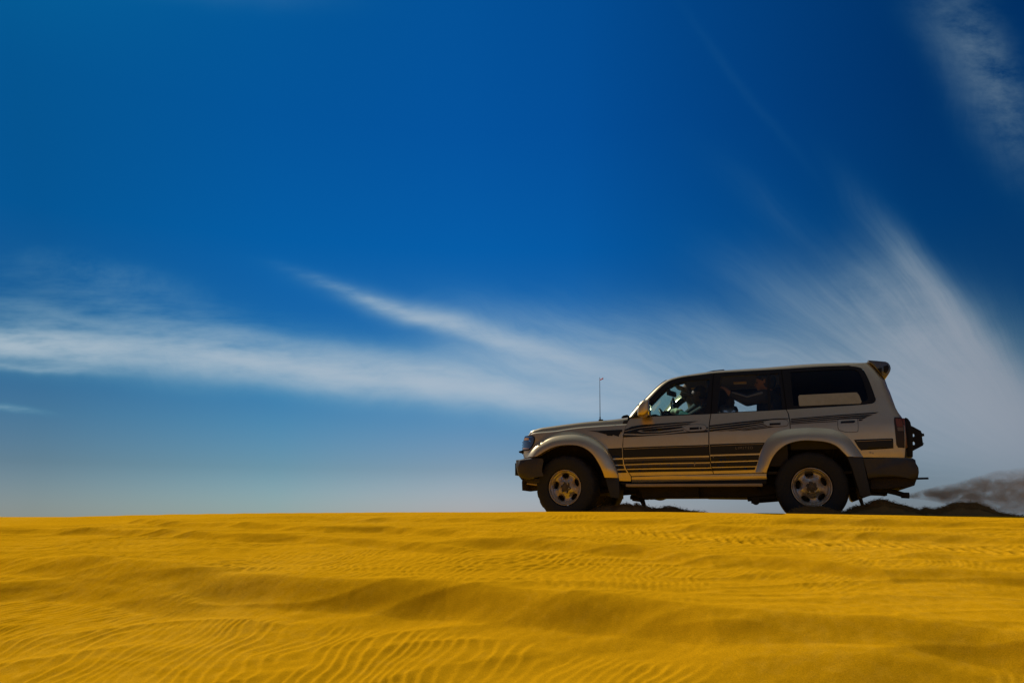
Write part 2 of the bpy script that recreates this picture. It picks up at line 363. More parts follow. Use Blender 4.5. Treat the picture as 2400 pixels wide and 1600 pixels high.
# ------------------------------------------------------------------ off-road car: coordinates
# car space: x towards the tail (rear axle 0, front axle -2.85), y towards the far side, z up from the tyre contact
CAR_M = (Matrix.Rotation(-CAR_YAW, 4, 'Z') @ Matrix.Rotation(CAR_PITCH, 4, 'Y'))
CAR_MI = CAR_M.inverted()
def unp(u, v, y):
    """photo pixel -> car space on the lengthwise plane y (side view of the car, in metres)"""
    o = CAR_MI @ (-CAR_T); d = CAR_MI @ ray(u, v)
    k = (y - o.y) / d.y
    return (o.x + k * d.x, o.z + k * d.z)
_zt = np.array([-1, .30, .40, .50, .62, .75, .88, 1.0, 1.08, 1.14, 1.20, 1.25, 1.29, 1.40, 1.55, 1.70, 1.78, 1.84, 1.95, 3])
_wt = np.array([.78, .78, .815, .842, .858, .866, .870, .868, .862, .850, .836, .824, .812, .786, .747, .705, .680, .655, .62, .6])
_zz = np.linspace(0, 2.2, 441); _ww = np.interp(_zz, _zt, _wt)
_k = np.exp(-np.linspace(-2, 2, 17) ** 2); _k /= _k.sum(); _ww = np.convolve(np.pad(_ww, 8, mode='edge'), _k, 'valid')
XF, XR = -3.50, .0
_rz = np.array([.3, .75, 1.0, 1.15, 1.25, 1.40, 1.60, 1.84, 2.2]); _rx = np.array([1.03, 1.03, 1.02, .99, .945, .905, .855, .72, .5])
def W(x, z):
    """half width of the body"""
    x = np.asarray(x, float); z = np.asarray(z, float)
    w = np.interp(z, _zz, _ww)
    lo = 1 - sstep(1.15, 1.5, z)
    t = np.clip((-2.1 - x) / 1.3, 0, 1); w = w - .055 * t * t * lo
    t = np.clip((x - .2) / .8, 0, 1); w = w - .035 * t * t
    r = .26; d = np.clip(x - XF, 0, r); w = w - lo * (r - np.sqrt(np.clip(r * r - (r - d) ** 2, 0, None)))
    r = .10; d = np.clip(np.interp(z, _rz, _rx) + .03 - x, 0, r); w = w - (r - np.sqrt(np.clip(r * r - (r - d) ** 2, 0, None)))
    # raised bulge above the front wheel arch, ends in a crease
    q = np.hypot(x + 2.83, (z - .40) * 1.0)
    w = w + .022 * (1 - sstep(.635, .675, q)) * sstep(.40, .60, z)
    return w
def S(u, v, off=0.):
    y = -.84
    for _ in range(6):
        x, z = unp(u, v, y); y = -(float(W(x, z)) + off)
    return (x, z)
def SS(pts, off=0.): return [S(u, v, off) for u, v in pts]
def cr(pts, n=6, closed=False):
    """Catmull-Rom through pts"""
    P = [np.array(p, float) for p in pts]; out = []
    m = len(P)
    for i in range(m if closed else m - 1):
        if closed: a, b, c, d = P[i - 1], P[i], P[(i + 1) % m], P[(i + 2) % m]
        else: a, b, c, d = P[max(i - 1, 0)], P[i], P[i + 1], P[min(i + 2, m - 1)]
        for k in range(n):
            t = k / n
            out.append(tuple(.5 * ((2 * b) + (-a + c) * t + (2 * a - 5 * b + 4 * c - d) * t * t + (-a + 3 * b - 3 * c + d) * t ** 3)))
    if not closed: out.append(tuple(P[-1]))
    return out
def resample(pts, step, closed=True):
    P = list(pts) + ([pts[0]] if closed else []); out = []
    for a, b in zip(P[:-1], P[1:]):
        L = math.dist(a, b)
        if L < 1e-5: continue
        n = max(1, int(math.ceil(L / step)))
        for k in range(n): out.append((a[0] + (b[0] - a[0]) * k / n, a[1] + (b[1] - a[1]) * k / n))
    if not closed: out.append(tuple(P[-1]))
    return out
def inside(poly, x, y):
    P = np.array(poly); x1, y1 = P[:, 0], P[:, 1]; x2, y2 = np.roll(x1, -1), np.roll(y1, -1)
    c = np.zeros(x.shape, bool)
    for a, b, d, e in zip(x1, y1, x2, y2):
        if b == e: continue
        m = ((b > y) != (e > y)) & (x < (d - a) * (y - b) / (e - b) + a); c ^= m
    return c
def sheet(outline, holes=(), step=.03, minstep=.02):
    """triangulate an (x,z) outline with holes"""
    bd = resample(outline, minstep); loops = [bd] + [resample(h, minstep) for h in holes]
    verts = []; edges = []
    for lp in loops:
        n0 = len(verts); verts += lp; edges += [(n0 + i, n0 + (i + 1) % len(lp)) for i in range(len(lp))]
    B = np.array(verts); lo, hi = B.min(0), B.max(0)
    gx, gz = np.meshgrid(np.arange(lo[0], hi[0], step), np.arange(lo[1], hi[1], step * .866)); gx = gx + (np.arange(gz.shape[0]) % 2)[:, None] * step / 2
    gx, gz = gx.ravel(), gz.ravel(); k = inside(bd, gx, gz)
    for h in loops[1:]: k &= ~inside(h, gx, gz)
    gx, gz = gx[k], gz[k]
    if len(gx):
        d = np.min((gx[:, None] - B[None, :, 0]) ** 2 + (gz[:, None] - B[None, :, 1]) ** 2, 1); k = d > (minstep * .55) ** 2; gx, gz = gx[k], gz[k]
    allv = [Vector(v) for v in verts] + [Vector((a, b)) for a, b in zip(gx, gz)]
    r = geometry.delaunay_2d_cdt(allv, edges, [], 0, 1e-6)
    vo = [tuple(v) for v in r[0]]; fo = [f for f in r[2]]
    A = np.array(vo); cx = np.array([A[list(f)].mean(0) for f in fo])
    k = inside(bd, cx[:, 0], cx[:, 1])
    for h in loops[1:]: k &= ~inside(h, cx[:, 0], cx[:, 1])
    return vo, [f for f, q in zip(fo, k) if q]
def panel(name, outline, material, parent, side=-1, off=0., thick=.012, holes=(), step=.03, minstep=.02, wf=None, angle=40):
    """a pressed body panel: outline in (x,z), following the body's width; side -1 near, +1 far"""
    v2, f2 = sheet(outline, holes, step, minstep)
    A = np.array(v2); w = (wf or W)(A[:, 0], A[:, 1]) + off
    outer = [(a, side * b, c) for (a, c), b in zip(v2, w)]
    n = len(outer); inner = [(a, side * (b - thick), c) for (a, c), b in zip(v2, w)]
    cnt = {}
    F1 = []
    for f in f2:
        f = tuple(f); area = sum(v2[f[i]][0] * v2[f[(i + 1) % 3]][1] - v2[f[(i + 1) % 3]][0] * v2[f[i]][1] for i in range(3))
        if area < 0: f = f[::-1]
        F1.append(f)          # counter clockwise in x,z -> normal -y
    for f in F1:
        for i in range(3):
            a, b = f[i], f[(i + 1) % 3]; cnt[(a, b)] = 1
    faces = list(F1) + [tuple(n + i for i in f[::-1]) for f in F1]
    for (a, b) in list(cnt):
        if (b, a) not in cnt: faces.append((b, a, n + a, n + b))
    if side > 0: faces = [f[::-1] for f in faces]
    return mesh_obj(name, outer + inner, faces, material, parent, True, angle)
def loft(name, rows, material, parent, closed=False, angle=40, caps=False):
    """rows of points -> one skin"""
    nr, nc = len(rows), len(rows[0]); v = [p for r in rows for p in r]; f = []
    for i in range(nr - 1):
        for j in range(nc if closed else nc - 1):
            j2 = (j + 1) % nc; f.append((i * nc + j, i * nc + j2, (i + 1) * nc + j2, (i + 1) * nc + j))
    if caps: f.append(tuple(range(nc - 1, -1, -1))); f.append(tuple((nr - 1) * nc + j for j in range(nc)))
    me = bpy.data.meshes.new(name); bm = bmesh.new()
    bv = [bm.verts.new(p) for p in v]
    for q in f:
        try: bm.faces.new([bv[i] for i in q])
        except ValueError: pass
    bmesh.ops.remove_doubles(bm, verts=bm.verts, dist=1e-5)
    return bm_obj(name, bm, material, parent, True, angle)
def prism(name, prof, y0, y1, material, parent, bevel=.006, angle=24, seg=2):
    """(x,z) outline extruded from y0 to y1, edges rounded"""
    bm = bmesh.new(); a = [bm.verts.new((x, y0, z)) for x, z in prof]; b = [bm.verts.new((x, y1, z)) for x, z in prof]
    n = len(prof)
    bm.faces.new(a); bm.faces.new(b[::-1])
    for i in range(n): bm.faces.new((a[i], b[i], b[(i + 1) % n], a[(i + 1) % n]))
    bmesh.ops.recalc_face_normals(bm, faces=bm.faces)
    if bevel: bmesh.ops.bevel(bm, geom=list(bm.edges), offset=bevel, segments=seg, affect='EDGES', profile=.6)
    return bm_obj(name, bm, material, parent, True, angle)
def add_box(bm, c, s, bevel=.0, rot=None):
    m = Matrix.Translation(c) @ (rot.to_4x4() if rot is not None else Matrix.Identity(4)) @ Matrix.Diagonal((s[0], s[1], s[2], 1))
    r = bmesh.ops.create_cube(bm, size=1, matrix=m)
    if bevel:
        es = {e for v in r['verts'] for e in v.link_edges}
        bmesh.ops.bevel(bm, geom=list(es), offset=bevel, segments=3, affect='EDGES', profile=.5)
def box(name, c, s, material, parent, bevel=.01, rot=None):
    bm = bmesh.new(); add_box(bm, c, s, bevel, rot); return bm_obj(name, bm, material, parent, True, 35)
def add_rod(bm, a, b, r0, r1=None, seg=14):
    a, b = Vector(a), Vector(b); d = b - a
    m = Matrix.Translation((a + b) / 2) @ d.to_track_quat('Z', 'Y').to_matrix().to_4x4()
    bmesh.ops.create_cone(bm, cap_ends=True, segments=seg, radius1=r0, radius2=r0 if r1 is None else r1, depth=d.length, matrix=m)
def rod(name, a, b, r, material, parent, r1=None, seg=14):
    bm = bmesh.new(); add_rod(bm, a, b, r, r1, seg); return bm_obj(name, bm, material, parent, True, 40)
def add_tube(bm, pts, r, seg=10):
    """smooth tube along points; r constant or per point"""
    P = [Vector(p) for p in pts]; R = [r] * len(P) if not hasattr(r, '__len__') else list(r)
    rings = []
    up = Vector((0, 0, 1))
    for i, p in enumerate(P):
        t = (P[min(i + 1, len(P) - 1)] - P[max(i - 1, 0)]).normalized()
        s = t.cross(up); s = s.normalized() if s.length > .05 else t.cross(Vector((0, 1, 0))).normalized()
        u = s.cross(t)
        rings.append([bm.verts.new(p + (s * math.cos(2 * math.pi * k / seg) + u * math.sin(2 * math.pi * k / seg)) * R[i]) for k in range(seg)])
    for A, B in zip(rings[:-1], rings[1:]):
        for k in range(seg): bm.faces.new((A[k], A[(k + 1) % seg], B[(k + 1) % seg], B[k]))
    bm.faces.new(rings[0][::-1]); bm.faces.new(rings[-1])
def tube(name, pts, r, material, parent, seg=10):
    bm = bmesh.new(); add_tube(bm, pts, r, seg); return bm_obj(name, bm, material, parent, True, 50)
def lathe_y(prof, seg=64, fn=None):
    """revolve (y, radius) profile about the y axis"""
    bm = bmesh.new(); rings = []
    for j, (y, r) in enumerate(prof):
        ring = []
        for k in range(seg):
            a = 2 * math.pi * k / seg; rr = r + (fn(j, k) if fn else 0)
            ring.append(bm.verts.new((rr * math.cos(a), y, rr * math.sin(a))))
        rings.append(ring)
    for A, B in zip(rings[:-1], rings[1:]):
        for k in range(seg): bm.faces.new((A[k], A[(k + 1) % seg], B[(k + 1) % seg], B[k]))
    return bm

# ------------------------------------------------------------------ materials
def make_mats():
    # champagne metallic paint under a film of dust
    m, N, b = mat('paint', PAINT, .30, .75, 1.)
    co = ocoord(N); n1 = N.noise(co, 3.0, 6, .65); n2 = N.noise(co, 90, 3, .6); fl = N.noise(co, 900, 1, .5)
    f = N.m('MULTIPLY', N.m('ADD', N.m('MULTIPLY', N.m('SUBTRACT', n1, .38, clamp=True), 1.6), N.m('MULTIPLY', n2, .20)), .42, clamp=True)
    c = N.mix(f, (*PAINT, 1), (.24, .175, .09, 1))
    sk = N.ramp(N.noise(co, 38, 5, .7), [(.66, 0.), (.72, 1.)]); c = N.mix(N.m('MULTIPLY', sk, .45), c, (.10, .075, .045, 1))
    c = N.mix(1.0, c, N.ramp(fl, [(.3, .86), (.7, 1.12)]), 'MULTIPLY')
    N.put(b.inputs['Base Color'], c); N.put(b.inputs['Roughness'], N.m('ADD', .30, N.m('MULTIPLY', f, .35)))
    N.put(b.inputs['Coat Weight'], N.m('SUBTRACT', .85, N.m('MULTIPLY', f, .8), clamp=True))
    dusty('decal_black', (.006, .0065, .007), dust=(.16, .12, .06), amount=.03, rough=.42, spec=.3, scale=5)
    dusty('decal_brown', (.040, .028, .018), dust=(.22, .15, .07), amount=.22, rough=.5, scale=30)
    dusty('decal_gold', (.30, .22, .11), amount=.15, rough=.5, scale=9)
    mat('spoiler_paint', (.10, .09, .065), .28, .5, 1.)
    mat('letter_tan', (.16, .12, .07), .6)
    dusty('black_trim', (.006, .006, .007), dust=(.12, .09, .05), amount=.03, rough=.5, scale=5, spec=.22)
    dusty('bumper_plastic', (.014, .013, .012), dust=(.16, .11, .045), amount=.20, rough=.48, scale=4, bump=.15)
    dusty('underbody', (.012, .011, .010), dust=(.10, .06, .025), amount=.30, rough=.8, scale=7, bump=.5)
    dusty('rubber', (.007, .007, .007), dust=(.05, .04, .028), amount=.10, rough=.8, scale=6, bump=.3)
    dusty('flap_rubber', (.012, .013, .015), dust=(.09, .07, .04), amount=.08, rough=.65, scale=6)
    m, N, b = mat('rim_alloy', (.42, .41, .40), .28, .95)
    co = ocoord(N); n1 = N.noise(co, 9, 5, .7); n2 = N.noise(co, 140, 3, .7); z = N.node('ShaderNodeSeparateXYZ'); N.put(z.inputs[0], co)
    f = N.m('ADD', N.m('MULTIPLY', N.m('SUBTRACT', n1, .40, clamp=True), 2.6), N.m('MULTIPLY', N.m('SUBTRACT', n2, .45, clamp=True), 1.5))
    N.put(b.inputs['Base Color'], N.mix(N.m('MULTIPLY', f, 1.0, clamp=True), (.42, .41, .40, 1), (.42, .24, .03, 1)))
    N.put(b.inputs['Roughness'], N.m('ADD', .26, N.m('MULTIPLY', f, .6), clamp=True)); N.put(b.inputs['Metallic'], N.m('SUBTRACT', .95, N.m('MULTIPLY', f, .9), clamp=True))
    dusty('hub_dark', (.035, .032, .028), dust=(.30, .18, .04), amount=.35, rough=.5, scale=16)
    dusty('lug_metal', (.36, .33, .28), dust=(.28, .18, .05), amount=.3, rough=.4, metal=.7, scale=16)
    mat('chrome', (.6, .6, .6), .15, 1.0)
    mat('mirror_glass', (.7, .7, .7), .03, 1.0)
    dusty('side_step', (.34, .25, .15), amount=.45, rough=.5, scale=9)
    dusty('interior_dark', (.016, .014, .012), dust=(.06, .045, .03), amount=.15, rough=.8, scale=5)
    dusty('seat_fabric', (.020, .019, .018), dust=(.06, .045, .03), amount=.2, rough=.9, scale=8)
    dusty('headliner', (.10, .075, .045), dust=(.12, .09, .05), amount=.3, rough=.9, scale=4)
    dusty('plate_board', (.30, .31, .26), dust=(.14, .12, .07), amount=.35, rough=.6, scale=14)
    dusty('tail_dark', (.014, .010, .010), amount=.10, rough=.4, scale=5, spec=.3)
    dusty('tail_red', (.10, .012, .008), amount=.25, rough=.35, scale=5)
    dusty('tail_clear', (.10, .075, .05), amount=.2, rough=.3, scale=5)
    mat('lamp_body', (.10, .13, .19), .10, .55, 1.0)
    mat('lamp_chrome', (.75, .72, .66), .10, 1.0, 1.0)
    mat('lamp_amber', (.55, .30, .10), .15, .2, 1.0)
    mat('red_flag', (.45, .02, .02), .6)
    mat('skin', (.34, .16, .07), .55, **{'Subsurface Weight': .0})
    mat('skin_shaded', (.07, .04, .028), .6)  # skin with the cabin's shade put into its colour
    mat('hair', (.010, .008, .007), .7)
    mat('shirt_dark', (.035, .036, .038), .9)
    mat('highlight_grey', (.22, .225, .23), .9)
    mat('shirt_brown', (.030, .022, .020), .9)
    mat('cloth_green', (.55, .60, .36), .9)
    mat('cloth_teal', (.02, .16, .14), .8)
    mat('trouser', (.02, .02, .024), .9)
    mat('phone_black', (.01, .01, .012), .2, 0, .5)
    mat('lamp_sunlit', (.85, .50, .14), .5)  # orange base colour holds the sunlight on the dome lamps
    mat('visor', (.16, .11, .06), .9)
    mat('charm_blue', (.04, .12, .30), .6); mat('charm_white', (.6, .65, .7), .6)
    # panes: tinted transparency plus surface reflection
    for nm, tint, gl, dust in (('glass_clear', (.86, .90, .88), .05, .02), ('glass_tinted', (.030, .030, .030), .05, .012), ('glass_shade', (.90, .92, .92), .05, .02), ('glass_windscreen', (.62, .88, .84), .05, .04)):
        m = bpy.data.materials.new(nm); m.use_nodes = True; N = NT(m.node_tree); N.n.clear()
        t = N.node('ShaderNodeBsdfTransparent'); t.inputs[0].default_value = (*tint, 1)
        g = N.node('ShaderNodeBsdfGlossy'); g.inputs['Roughness'].default_value = .03; g.inputs[0].default_value = (.9, .95, 1, 1)
        d = N.node('ShaderNodeBsdfDiffuse'); d.inputs[0].default_value = (.42, .40, .28, 1)
        tr = N.node('ShaderNodeBsdfTranslucent'); tr.inputs[0].default_value = (.42, .44, .30, 1)
        fr = N.node('ShaderNodeFresnel'); fr.inputs[0].default_value = 1.42
        a = N.node('ShaderNodeMixShader'); N.put(a.inputs[0], N.m('MULTIPLY', fr.outputs[0], .30 if nm == 'glass_windscreen' else .6)); N.l.new(t.outputs[0], a.inputs[1]); N.l.new(g.outputs[0], a.inputs[2])
        ad = N.node('ShaderNodeMixShader'); ad.inputs[0].default_value = .5; N.l.new(d.outputs[0], ad.inputs[1]); N.l.new(tr.outputs[0], ad.inputs[2])
        e = N.node('ShaderNodeMixShader'); N.put(e.inputs[0], N.m('MULTIPLY', N.noise(ocoord(N), 5, 5, .6), dust * 2)); N.l.new(a.outputs[0], e.inputs[1]); N.l.new(ad.outputs[0], e.inputs[2])
        o = N.node('ShaderNodeOutputMaterial'); N.l.new(e.outputs[0], o.inputs[0]); MATS[nm] = m
PAINT = (.61, .485, .28)

# ------------------------------------------------------------------ off-road car: build
def build_car():
    M = MATS
    car = bpy.data.objects.new('off_road_car', None); COL.objects.link(car)
    car.matrix_world = Matrix.Translation(CAR_T + V(0, 0, EZ)) @ CAR_M; car.empty_display_size = .5
    tag(car, 'dusty champagne off-road station wagon with dark side stripes driving along the sand crest', 'car')
    # --- outlines traced on the near flank (pixels of the photo, turned into metres on the body side)
    g1 = [(1476.5, 981), (1469.6, 992.6), (1463, 1013.5), (1460.5, 1042.3), (1461.8, 1071), (1468.3, 1097), (1480, 1115)]
    fl_out_f = [(1237.5, 1070.5), (1242.8, 1059.6), (1257.4, 1042.8), (1275.7, 1031.3), (1297, 1022.9), (1327.8, 1018.3), (1363, 1018), (1386, 1023.6), (1404.3, 1035), (1419.6, 1048.9), (1431.8, 1065.7), (1441, 1085.6), (1448, 1105), (1451.5, 1119.4)]
    fl_in_f = [(1258.9, 1070.3), (1269.6, 1064), (1281.8, 1056.5), (1300, 1048), (1320, 1043.8), (1343, 1043), (1361.4, 1045.8), (1378, 1053.5), (1392, 1065.7), (1404.3, 1084), (1413.5, 1102.4), (1419.5, 1119)]
    fl_out_r = [(1770.5, 1106.3), (1777.6, 1078.8), (1784.5, 1057), (1793.3, 1037), (1806.4, 1021.3), (1822, 1012), (1850.8, 1005), (1895.3, 1002.2), (1942.4, 1004.3), (1968.5, 1012), (1989.4, 1026.5), (2005, 1044.8), (2016, 1060), (2023.4, 1071)]
    fl_in_r = [(1796.5, 1107.6), (1799.9, 1097), (1811.6, 1071), (1827.3, 1052.7), (1848.2, 1039.6), (1877, 1033), (1908.4, 1033), (1939.7, 1037), (1960.7, 1046), (1976.3, 1060.5), (1985.5, 1070)]
    def rs(p, n):
        P = cr(p, 8); d = [0]
        for a, b in zip(P[:-1], P[1:]): d.append(d[-1] + math.dist(a, b))
        t = np.linspace(0, d[-1], n); A = np.array(P)
        return [tuple(q) for q in np.stack([np.interp(t, d, A[:, 0]), np.interp(t, d, A[:, 1])], 1)]
    def mid(a, b, k, n=40):
        A, B = rs(a, n), rs(b, n); return [(p[0] * (1 - k) + q[0] * k, p[1] * (1 - k) + q[1] * k) for p, q in zip(A, B)]
    mf, mr = mid(fl_out_f, fl_in_f, .6), mid(fl_out_r, fl_in_r, .6)
    crease = cr([(1234, 1022), (1245, 1017.2), (1262, 1014.5), (1280, 1013), (1303, 1010.8), (1328, 1006.8), (1358, 1003), (1404, 999.4), (1450, 996.3), (1467.5, 995)], 4)
    fender = crease + [(1461.5, 1013.5), (1458.8, 1042.3), (1460, 1071), (1466.5, 1097), (1478.3, 1116), (1478.6, 1127), (1452, 1126.3)] + mf[::-1] + [(1228.5, 1072.3), (1225, 1060), (1224.3, 1050), (1226, 1040), (1229.5, 1031)]
    door1 = cr(g1, 4) + [(1671, 1109.9)] + cr([(1671, 1109), (1662.8, 1076), (1660.6, 1042), (1660.7, 1000.4), (1665, 970)], 4) + [(1600, 972.9), (1546, 975.2), (1493, 978)]
    i1 = [p for p in mr if p[0] < 1850]; i2 = [p for p in mr if p[0] > 1853]
    door2 = [(1667.2, 969.6)] + cr([(1667.2, 970), (1662.9, 1000.4), (1662.8, 1042), (1665, 1076), (1673, 1109.5)], 4) + [(1786, 1107)] + i1 + [(1850, 1016), (1851, 1003), (1850.2, 987), (1846.5, 969), (1842, 959.8)]
    tail = [(2120, 1072.3), (2121.6, 1051), (2122, 1018.7), (2119, 992), (2113.8, 977.5), (2105, 966), (2099, 955), (2092.5, 937), (2086, 919), (2079, 904), (2071.8, 889), (2064, 874), (2054, 861), (2044, 853), (2034, 849.5)]
    dlo = cr([(1995, 857.8), (2009, 859.4), (2021.8, 864.8), (2031.4, 880), (2040.7, 901), (2051, 929.8), (2052.6, 937.6), (2049, 942.6), (2043, 945.4), (2020, 948.4)], 5)
    quarter = [(1844, 959.6), (1848.7, 969), (1852.4, 987), (1853, 1003), (1852, 1017)] + i2 + tail + [(2010, 853.2), (1990, 856.3)] + dlo + [(1950, 953), (1882, 957.2)]
    sill = [(1480.3, 1117), (1560, 1113.6), (1672, 1111.4), (1796, 1108.4), (1797, 1122.8), (1700, 1125.5), (1600, 1128.5), (1480.3, 1131)]
    # stripes: (door or fender name, pixel polygon in the z6 enlargement)
    z6 = lambda P: [(1400 + x / 5.113, 960 + y / 5.113) for x, y in P]
    z4 = lambda P: [(1840 + x / 4.126, 840 + y / 4.126) for x, y in P]
    DEC = {
        'front_fender': [('decal_black', z6([(120, 465), (295, 455), (300, 576), (180, 580)])), ('decal_black', z6([(190, 598), (303, 595), (308, 655), (208, 656)])),
                         ('decal_black', z6([(214, 669), (312, 666), (326, 708), (232, 710)])), ('decal_black', z6([(238, 723), (336, 721), (356, 752), (246, 756)])),
                         ('decal_black', z6([(-110, 248), (0, 252), (110, 246), (300, 236), (300, 262), (284, 268), (262, 300), (258, 322), (190, 300), (180, 312), (118, 310), (108, 296), (60, 282), (0, 266)]))],
        'front_door': [('decal_black', z6([(306, 453), (700, 437), (1333, 418), (1340, 548), (700, 564), (310, 576)])),
                       ('decal_brown', z6([(316, 593), (700, 580), (1343, 567), (1346, 590), (700, 606), (318, 622)])), ('decal_black', z6([(318, 622), (700, 606), (1346, 590), (1350, 626), (700, 638), (324, 652)])),
                       ('decal_brown', z6([(336, 664), (700, 652), (1352, 640), (1355, 662), (700, 674), (342, 686)])), ('decal_black', z6([(342, 686), (700, 674), (1355, 662), (1360, 690), (700, 698), (350, 706)])),
                       ('decal_black', z6([(357, 719), (800, 711), (1368, 703), (1377, 734), (800, 742), (372, 752)])),
                       ('decal_gold', z6([(318, 469), (700, 453), (1330, 433), (1330, 437), (700, 458), (318, 475)])),
                       ('decal_black', z6([(325, 238), (420, 198), (540, 180), (850, 158), (1215, 134), (1130, 150), (700, 188), (500, 212), (328, 252)])),
                       ('decal_black', z6([(325, 262), (500, 222), (720, 198), (1130, 160), (1085, 174), (720, 214), (520, 242), (476, 256), (530, 270), (750, 266), (1030, 238), (1040, 250), (780, 280), (520, 290), (322, 284)])),
                       ('decal_black', z6([(512, 254), (560, 240), (720, 222), (1010, 200), (1030, 214), (860, 240), (700, 257), (570, 262)])),
                       ('decal_brown', z6([(760, 196), (1000, 172), (1120, 160), (1060, 178), (1000, 190), (800, 208)])),
                       ('decal_black', z6([(308, 300), (520, 306), (800, 292), (1060, 264), (1325, 240), (1325, 268), (1040, 282), (500, 320), (308, 330)])),
                       ('decal_black', z6([(1290, 212), (1325, 206), (1325, 226), (1280, 234)]))],
        'rear_door': [('decal_black', z6([(1348, 412), (1700, 400), (2008, 392), (1945, 520), (1700, 527), (1352, 538)])),
                      ('decal_gold', z6([(1365, 430), (1700, 416), (1985, 409), (1985, 413), (1700, 421), (1365, 435)])),
                      ('decal_black', z6([(1354, 556), (1944, 540), (1930, 604), (1362, 620)])), ('decal_black', z6([(1362, 634), (1924, 617), (1906, 674), (1372, 684)])),
                      ('decal_black', z6([(1378, 697), (1898, 685), (1886, 720), (1388, 732)])),
                      ('decal_black', z6([(1347, 186), (1700, 146), (2000, 116), (2150, 104), (2292, 101), (2292, 110), (2150, 113), (2010, 130), (1700, 163), (1345, 203)])),
                      ('decal_black', z6([(1345, 214), (1700, 172), (1995, 138), (1990, 152), (1700, 192), (1345, 230)])),
                      ('decal_black', z6([(1345, 240), (1700, 200), (1985, 164), (1995, 172), (1700, 218), (1345, 262)])),
                      ('decal_black', z6([(1420, 260), (1700, 226), (2000, 182), (2010, 186), (1700, 234), (1480, 258)])), ('decal_black', z6([(1560, 256), (1800, 226), (2030, 192), (2050, 196), (1800, 236), (1620, 254)])),
                      ('decal_black', z6([(1720, 252), (1900, 226), (2080, 200), (2150, 202), (1900, 236), (1760, 252)]))],
        'rear_quarter': [('decal_black', z4([(665, 784), (1030, 770), (1046, 776), (1048, 868), (735, 886), (712, 862)])),
                         ('decal_gold', z4([(690, 798), (1030, 783), (1030, 787), (692, 803)])),
                         ('decal_black', z4([(56, 581), (500, 545), (908, 517), (870, 531), (500, 555), (56, 590)])), ('decal_black', z4([(56, 597), (500, 562), (850, 540), (812, 556), (500, 572), (56, 606)])),
                         ('decal_black', z4([(56, 612), (500, 580), (800, 562), (765, 578), (500, 590), (56, 620)])), ('decal_black', z4([(56, 626), (300, 612), (500, 602), (500, 608), (300, 618), (56, 634)])),
                         ('decal_black', z4([(712, 588), (760, 584), (738, 600), (712, 602)]))],
    }
    def decals(name, parent, side):
        groups = {}
        for mm, poly in DEC[name]: groups.setdefault(mm, []).append(poly)
        for mm, polys in groups.items():
            vs, fs = [], []
            for poly in polys:
                pts = SS(poly); v2, f2 = sheet(pts, (), .04, .02); A = np.array(v2); w = W(A[:, 0], A[:, 1]) + (.0065 if mm == 'decal_gold' else .005)
                n = len(vs); vs += [(a, side * b, c) for (a, c), b in zip(v2, w)]
                for f in f2:
                    ar = (v2[f[1]][0] - v2[f[0]][0]) * (v2[f[2]][1] - v2[f[0]][1]) - (v2[f[2]][0] - v2[f[0]][0]) * (v2[f[1]][1] - v2[f[0]][1])
                    f = list(f) if (ar > 0) == (side < 0) else list(f)[::-1]
                    fs.append([n + i for i in f])
            mesh_obj('stripe', vs, fs, M[mm], parent, True)
    for side in (-1, 1):
        fe = panel('front_fender', SS(fender), M['paint'], car, side); decals('front_fender', fe, side)
        d1 = panel('front_door', SS(door1), M['paint'], car, side); decals('front_door', d1, side)
        d2 = panel('rear_door', SS(door2), M['paint'], car, side); decals('rear_door', d2, side)
        qp = panel('rear_quarter', SS(quarter), M['paint'], car, side); decals('rear_quarter', qp, side)
        panel('sill', SS(sill), M['paint'], car, side, off=-.004, wf=lambda x, z: .842 - np.clip(.50 - z, 0, .2) * .55)
        # dark lower sill and side step
        prism('side_step', [unp(1467.6, 1133.8, -.88), unp(1787, 1132.4, -.88), unp(1787, 1139.2, -.88), unp(1467.6, 1140.2, -.88)], side * .905, side * .74, M['side_step'], car, .006)
        prism('step_rubber', [unp(1452, 1126.5, -.86), unp(1480, 1130.5, -.86), unp(1796, 1122, -.86), unp(1796, 1133.5, -.86), unp(1455, 1135, -.86)], side * .828, side * .70, M['black_trim'], car, .004)
        # fender flares
        for fo, fi in ((fl_out_f, fl_in_f), (fl_out_r, fl_in_r)):
            A, B = SS(rs(fo, 56)), SS(rs(fi, 56)); rows = []
            for k in range(9):
                t = k / 8; row = []
                for i, (a, b) in enumerate(zip(A, B)):
                    x, z = a[0] + (b[0] - a[0]) * t, a[1] + (b[1] - a[1]) * t
                    row.append((x, side * (float(W(x, z)) + .006 + .050 * math.sin(min(1, t * 1.15) * math.pi / 2) ** .9), z))
                rows.append(row)
            rows.insert(0, [(p[0], side * (abs(p[1]) - .02), p[2]) for p in rows[0]])
            rows.append([(p[0], side * (abs(p[1]) - .004), p[2]) for p in rows[-1]])
            rows.append([(p[0], side * (abs(p[1]) - .10), p[2]) for p in rows[-1]])
            loft('fender_flare', rows, M['paint'], car, angle=50)
        # inner wheel housings
        for cx, r in ((-2.83, .60), (.02, .60)):
            rows = []
            for k in range(21):
                a = math.radians(-8 + 196 * k / 20); ca, sa = math.cos(a), math.sin(a)
                rows.append([(cx + r * ca, side * .83, .44 + r * sa * .98), (cx + r * ca, side * .48, .44 + r * sa * .98), (cx + (r - .2) * ca, side * .42, .44 + (r - .2) * sa), (cx, side * .42, .44)])
            loft('wheel_housing', rows, M['underbody'], car, angle=60)
        # door handles, latches, fuel flap
        def dec_plate(name, poly, m, parent, off, th=.01, n=0):
            P = SS(cr(poly, 5, True) if n else poly); return panel(name, P, M[m], parent, side, off=off, thick=th, step=.04, minstep=.012)
